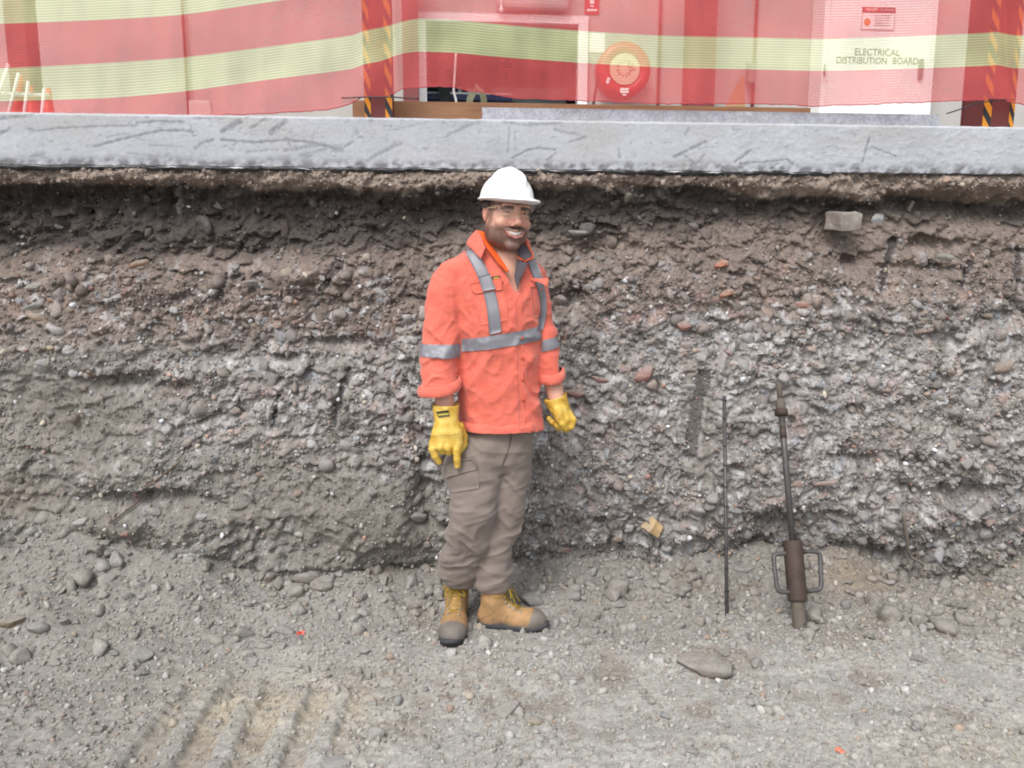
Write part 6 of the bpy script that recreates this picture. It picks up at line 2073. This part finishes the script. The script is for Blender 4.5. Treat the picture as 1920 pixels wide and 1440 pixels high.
for rows in (trR, trL):
    zb = rows[-1][0]
    TR.add(loft([(z, cx, cy, rx - .012, ry - .012) for z, cx, cy, rx, ry in rows[-3:]], z0=zb - .05, z1=zb + .022), .004, cut=True)


def trous_amp(V, n):
    x, y, z = V.T
    lowz = np.interp(z, [.15, .25, .4, .5, .62, .75, .9, 1.0], [1.0, 1.15, .9, .65, .5, .45, .35, .2])
    wv_ = 1.2 * vnoise3(x * 6, y * 6, z * 5, 24)
    f = .019 * lowz * (fold(x * 3.5 + wv_, y * 3.5, z * 19 + x * 6 + wv_, 21) - .58)
    f += .010 * lowz * (fold(x * 6, y * 6 + wv_, z * 34 - x * 10, 22) - .58)
    f += .005 * (fold(x * 8 - z * 5, y * 8, z * 9 + x * 9, 23) - .58) * sstep(.35, .6, z)
    return f


trs, TV, TQ = sdf_part('trousers', TR, M_KHAKI, person, 2, trous_amp)
TB = BVHTree.FromPolygons([Vector(v) for v in TV], TQ.tolist())
drape('cargo_pocket', [(833, 862), (830, 880), (836, 925)], [(890, 856), (896, 880), (898, 915)], M_KHAKI, trs, TB, off=.004, n=12, m=10)
drape('pocket_flap', [(829, 872), (828, 884), (838, 895)], [(884, 862), (893, 872), (893, 880)], M_KHAKI, trs, TB, off=.010, n=8, m=10)
drape('pocket_tab', [(875, 863), (873, 872)], [(885, 861), (886, 870)], M_LOGOY, trs, TB, off=.008, n=4, m=4)
drape('fly_seam', [(958, 806), (956, 830), (949, 852), (941, 872)], [(959.6, 806), (957.6, 830), (950.6, 853), (942.6, 874)], simple_mat('khaki_seam', lin(96, 86, 80, .6), .9), trs, TB, off=.0022, n=18, m=3, thick=.001)

# ---- gloves
m, nt, b = mat_new('yellow_leather')
tc = N(nt, 'ShaderNodeTexCoord').outputs['Object']
n1 = noise_node(nt, 26, 5, .6, tc); n3 = noise_node(nt, 160, 3, .6, tc)
r1 = ramp(nt, n1.outputs[0], [(.25, lin(186, 140, 56, .6)), (.42, lin(230, 184, 66, .66)), (.7, lin(244, 214, 110, .72))])
nt.links.new(r1.outputs[0], b.inputs['Base Color'])
b.inputs['Roughness'].default_value = .55
bump_chain(nt, b, [(n3.outputs[0], .3, .002), (n1.outputs[0], .5, .006)])
M_GLOVE = m


def finger(vol, pts, radii, k=.004):
    pts = [P(*q) for q in pts]
    for a, b_, ra, rb in zip(pts, pts[1:], radii, radii[1:]):
        vol.add(capsule(a, b_, ra, rb), k)


def glove_amp(V, n):
    x, y, z = V.T
    return .0022 * (fold(x * 26 + 3, y * 26, z * 40 + x * 20, 31) - .45)


c0 = P(838, 815, 2.97)
GR = Vol(ax_(c0[0] - .09, c0[0] + .09, .0023), ax_(2.88, 3.09, .0023), ax_(c0[2] - .14, c0[2] + .14, .0023))
GR.add(loft([prow(*q) for q in ((758, 811, 862, 3.0, .046), (765, 811, 861, 2.998, .045), (778, 813, 859, 2.992, .041), (788, 815, 860, 2.985, .038), (800, 812, 864, 2.978, .034), (815, 808, 868, 2.97, .032), (830, 806, 869, 2.965, .029), (840, 809, 866, 2.96, .024))], 2.3), .006)
finger(GR, [(813, 828, 2.968), (811, 842, 2.957), (816, 855, 2.957), (823, 866, 2.965)], [.0155, .0145, .013, .0115])
finger(GR, [(826, 826, 2.958), (826, 838, 2.945), (829, 846, 2.957), (832, 843, 2.985)], [.0155, .0150, .0135, .012])
finger(GR, [(840, 826, 2.956), (841, 839, 2.943), (842, 847, 2.955), (842, 843, 2.985)], [.016, .0155, .014, .0125])
finger(GR, [(856, 830, 2.957), (856, 845, 2.944), (857, 860, 2.942), (858, 873, 2.948)], [.0158, .0145, .0130, .0112])
finger(GR, [(862, 800, 2.995), (869, 818, 3.005), (869, 834, 2.995), (862, 846, 2.985)], [.018, .0165, .0150, .0125])
GR.add(loft([prow(*q) for q in ((740, 815, 858, 3.005, .040), (758, 814, 859, 3.0, .041), (774, 816, 856, 2.993, .036))]), .003, cut=True)
glR, V_, Q_ = sdf_part('glove', GR, M_GLOVE, person, 1, glove_amp)
GB = BVHTree.FromPolygons([Vector(v) for v in V_], Q_.tolist())
drape('glove_tag', [(818, 772), (823, 783)], [(841, 769), (843, 780)], M_LOGO, glR, GB, off=.0035, n=5, m=6)
drape('glove_tag_mark', [(821, 775.5), (823, 779.5)], [(841, 773), (842, 777)], M_LOGOY, glR, GB, off=.0055, n=3, m=6)
tube_obj('stitching', [P(815, 818, 2.935), P(830, 815, 2.931), P(845, 816, 2.931), P(862, 813, 2.938)], .0012, simple_mat('glove_thread', lin(190, 140, 50, .6), .8), glR, 5)
c0 = P(1050, 772, 3.06)
GL = Vol(ax_(c0[0] - .10, c0[0] + .10, .0023), ax_(2.96, 3.17, .0023), ax_(c0[2] - .12, c0[2] + .12, .0023))
Mc = np.array(Matrix.Rotation(R(22), 3, 'Y'))
cw = P(1044, 752, 3.075)
GL.add(capsule(P(1042, 746, 3.08), P(1049, 765, 3.07), .047, .039), .006)
GL.add((lambda x, y, z: ((z - cw[2]) - .34 * (x - cw[0]) - .022 + 0 * y).astype(np.float32), cw - .12, cw + .12), .002, cut=False) if False else None
GL.add(capsule(P(1049, 764, 3.07), P(1058, 786, 3.055), .036, .034), .010)
finger(GL, [(1046, 768, 3.04), (1049, 782, 3.03), (1055, 793, 3.025), (1060, 802, 3.03)], [.020, .0175, .0160, .0135])
finger(GL, [(1066, 775, 3.055), (1073, 787, 3.045), (1070, 799, 3.04), (1060, 805, 3.05)], [.0165, .0160, .0150, .0130])
finger(GL, [(1064, 780, 3.075), (1069, 795, 3.075), (1060, 804, 3.075), (1046, 799, 3.07)], [.0165, .0160, .0145, .0125])
finger(GL, [(1058, 782, 3.095), (1060, 797, 3.10), (1048, 801, 3.095), (1036, 791, 3.085)], [.016, .0155, .0140, .0120])
finger(GL, [(1050, 780, 3.11), (1050, 793, 3.115), (1039, 795, 3.105), (1030, 785, 3.09)], [.015, .0145, .0130, .0110])


def cut_top(x, y, z):
    return (cw[2] + .020 + .36 * (x - cw[0]) - z + 0 * y).astype(np.float32)


GL.add((cut_top, cw + np.array([-.12, -.12, -.02]), cw + np.array([.12, .12, .12])), .002, cut=True)
GL.add(capsule(P(1039, 730, 3.085), P(1047, 757, 3.072), .041, .036), .003, cut=True)
glL, V_, Q_ = sdf_part('glove', GL, M_GLOVE, person, 1, glove_amp)

# ---- boots
m, nt, b = mat_new('boot_leather')
c = N(nt, 'ShaderNodeAttribute', attribute_name='Col').outputs['Color']
tc = N(nt, 'ShaderNodeTexCoord').outputs['Object']
n1 = noise_node(nt, 40, 5, .65, tc); n3 = noise_node(nt, 220, 3, .6, tc)
nt.links.new(mul_color(nt, c, ramp(nt, n1.outputs[0], [(.28, .78), (.72, 1.15)]).outputs[0]), b.inputs['Base Color'])
b.inputs['Roughness'].default_value = .75
bump_chain(nt, b, [(n1.outputs[0], .2, .004), (n3.outputs[0], .2, .001)])
M_BOOT = m
M_SOLE = simple_mat('dark_sole', lin(78, 78, 82, .5), .8, var=.25, vscale=30)
M_LACE = simple_mat('mustard_lace', lin(176, 146, 32, .62), .85, var=.2, vscale=60)
M_EYELET = simple_mat('eyelet_metal', lin(190, 190, 184, .8), .35, metal=.7)
M_PAD = simple_mat('dark_padding', (.03, .028, .03), .9)


def boot(pos, yaw, ankle, label, sc=1.0):
    """pos: ground point under the ankle; yaw: where the toe points, from +X"""
    c_, s_ = math.cos(yaw), math.sin(yaw)
    Rm = np.array([[c_, -s_, 0], [s_, c_, 0], [0, 0, 1]])
    pos = np.asarray(pos, float)
    w = lambda p: pos + Rm @ (np.asarray(p, float) * [sc, sc, 1.0])
    E = lambda c, r: ell(w(c), np.asarray(r) * [sc, sc, 1.0], Rm)
    bt = empty('boot', pos); bt.parent = person; bt.matrix_parent_inverse = PW(person)
    lo, hi = pos - [.27, .27, .01], pos + [.27, .27, .24]
    ext = np.abs(Rm[:2, :2]) @ np.array([.19, .075]) * sc
    mid = w((.065, 0, 0))
    vol = Vol(ax_(mid[0] - ext[0], mid[0] + ext[0], .003), ax_(mid[1] - ext[1], mid[1] + ext[1], .003), ax_(pos[2] + .016, pos[2] + .215, .003))
    an = w((-.01, 0, .15))
    top_ = an + (np.asarray(ankle) - an) * .5
    vol.add(E((.155, .004, .045), (.068, .050, .044)), .01)
    vol.add(E((.10, .002, .045), (.085, .048, .045)), .02)
    vol.add(E((-.025, 0, .052), (.060, .040, .055)), .02)
    vol.add(E((.035, 0, .075), (.060, .036, .045)), .025)
    vol.add(E((-.012, 0, .11), (.055, .042, .06)), .025)
    vol.add(capsule(w((-.012, 0, .13)), w((-.006, 0, .195)), .047, .050), .02)
    vol.add((lambda x, y, z: (z - pos[2] - .022 + 0 * x + 0 * y).astype(np.float32), lo, [hi[0], hi[1], pos[2] + .022]), .003, cut=True)
    vol.add((lambda x, y, z: (pos[2] + .192 - z + 0 * x + 0 * y).astype(np.float32), [lo[0], lo[1], pos[2] + .192], hi), .003, cut=True)
    vol.add(capsule(w((-.01, 0, .165)), w((-.004, 0, .24)), .038, .044), .003, cut=True)

    def colr(V):
        L_ = (V - pos) @ Rm / [sc, sc, 1.0]
        x, y, z = L_.T
        tan = lin(196, 154, 106, .62); grey = lin(136, 128, 120, .62); dark = lin(150, 112, 76, .6)
        n_ = fbm3(x * 30, y * 30, z * 30, 41, 3)
        col = np.tile(tan, (len(V), 1)) * (1 + .12 * n_)[:, None]
        cap = sstep(.135, .150, x - .35 * np.clip(z - .03, 0, 1) + .004 * n_)
        col += (grey * (1 + .2 * n_)[:, None] - col) * cap[:, None]
        dust = sstep(.055, .025, z + .02 * n_)
        col += (lin(160, 146, 132, .6) - col) * (.45 * dust * (1 - cap))[:, None]
        seam = np.exp(-((x - .045 - .5 * np.abs(z - .05)) / .003) ** 2) * (z < .08) + np.exp(-((z - .085 - .6 * x) / .0028) ** 2) * (x < .0) * (np.abs(y) > .02)
        col += (dark * .7 - col) * (.6 * np.clip(seam, 0, 1))[:, None]
        col += (lin(170, 100, 50, .55) - col) * (.7 * sstep(.165, .18, z))[:, None]
        return col
    up_, V_, Q_ = sdf_part('upper', vol, M_BOOT, bt, 1, None, colr)
    bb = BVHTree.FromPolygons([Vector(v) for v in V_], Q_.tolist())
    # sole with a stepped heel
    outl = []
    for a in np.linspace(0, 2 * math.pi, 56, endpoint=False):
        x = .072 + .156 * math.cos(a) * (1 + .0 * math.cos(a)); yw = .049 * (1 + .12 * math.cos(a - .3)) * (1 - .18 * math.exp(-((x - .045) / .05) ** 2))
        y = yw * np.sign(math.sin(a)) * abs(math.sin(a)) ** .75
        outl.append((x, y))
    V_ = []
    prof = [(0.90, .000), (1.0, .004), (1.0, .014), (1.035, .016), (1.035, .026), (.97, .030), (.8, .030)]
    for x, y in outl:
        for g_, z in prof:
            lift = .016 * max(0, (x - .16) / .07) ** 2 + (.008 if (0.02 < x < .075 and z < .013) else 0)
            V_.append(w((.072 + (x - .072) * g_, y * g_, z + lift)))
    n_, q = len(outl), len(prof)
    i = np.arange(n_)[:, None]; j = np.arange(q - 1)[None]
    f = np.stack([i * q + j, ((i + 1) % n_) * q + j, ((i + 1) % n_) * q + j + 1, i * q + j + 1], -1).reshape(-1, 4)
    V_.append(w((.072, 0, .002))); cidx = len(V_) - 1
    fan = np.array([(cidx, ((k + 1) % n_) * q, k * q) for k in range(n_)])
    link('sole', np_mesh('sole', np.array(V_), [f, fan]), M_SOLE, bt)
    bm = bmesh.new()
    ringp = [w((-.005 + .047 * math.cos(a), .046 * math.sin(a), .188 + .004 * math.cos(a))) for a in np.linspace(0, 2 * math.pi, 25)]
    tube(bm, ringp, .0075, 8, False)
    link('ankle_padding', bm_mesh('pad', bm), M_PAD, bt)
    # eyelets up the tongue line and the laces between them
    eye = []
    for k in range(6):
        t = k / 5
        cx_, cz_ = .098 - .066 * t, .082 + .085 * t ** .9
        row = []
        for s in (-1, 1):
            o_ = Vector(w((cx_ + .12, s * (.020 + .004 * t), cz_ + .10)))
            tgt = Vector(w((cx_ - .03, s * (.019 + .003 * t), cz_ - .03)))
            h = bb.ray_cast(o_, (tgt - o_).normalized())
            p_ = h[0] if h[0] else tgt
            nn = h[1] if h[0] else Vector((0, 0, 1))
            row.append((p_, nn))
            bm = bmesh.new()
            aa = nn.orthogonal().normalized(); bb_ = nn.cross(aa)
            rg = [p_ + nn * .002 + (aa * math.cos(q_) + bb_ * math.sin(q_)) * .0052 for q_ in np.linspace(0, 2 * math.pi, 13)]
            tube(bm, rg, .0018, 6, False)
            link('eyelet', bm_mesh('eyelet', bm), M_EYELET, bt)
        eye.append(row)
    for k in range(5):
        for a, b_ in ((0, 1), (1, 0)):
            p0, n0 = eye[k][a]; p1, n1 = eye[k + 1][b_]
            tube_obj('lace', spline([p0 + n0 * .003, (p0 + p1) / 2 + (n0 + n1) * .0045, p1 + n1 * .003], 4), .0023, M_LACE, bt, 6)
    p0, n0 = eye[5][0]; p1, n1 = eye[5][1]
    mid_ = (p0 + p1) / 2 + (n0 + n1) * .006
    xd, yd = Vector(Rm[:, 0]), Vector(Rm[:, 1])
    for s in (-1, 1):
        tube_obj('lace', spline([mid_, mid_ + yd * s * .025 + xd * .012 + Vector((0, 0, .008)), mid_ + yd * s * .042 + xd * .02 - Vector((0, 0, .02)), mid_ + yd * s * .02 + xd * .018 - Vector((0, 0, .012)), mid_], 5), .0024, M_LACE, bt, 6)
        tube_obj('lace', spline([mid_, mid_ + yd * s * .018 + xd * .02 - Vector((0, 0, .012)), mid_ + yd * s * .026 + xd * .034 - Vector((0, 0, .045)), mid_ + yd * s * .03 + xd * .044 - Vector((0, 0, .062))], 5), .0022, M_LACE, bt, 6)
    tube_obj('lace', [w((-.006 + .052 * math.cos(a), .050 * math.sin(a), .150)) for a in np.linspace(-2.6, 2.6, 24)], .0024, M_LACE, bt, 6)
    bt['label'] = label
    return bt


boot(posR, math.atan2(dR[1], dR[0]), anR, 'tan work boot seen from the front', 1.12)
boot(posL, math.atan2(dL[1], dL[0]), anL, 'tan work boot seen from the side', .93)
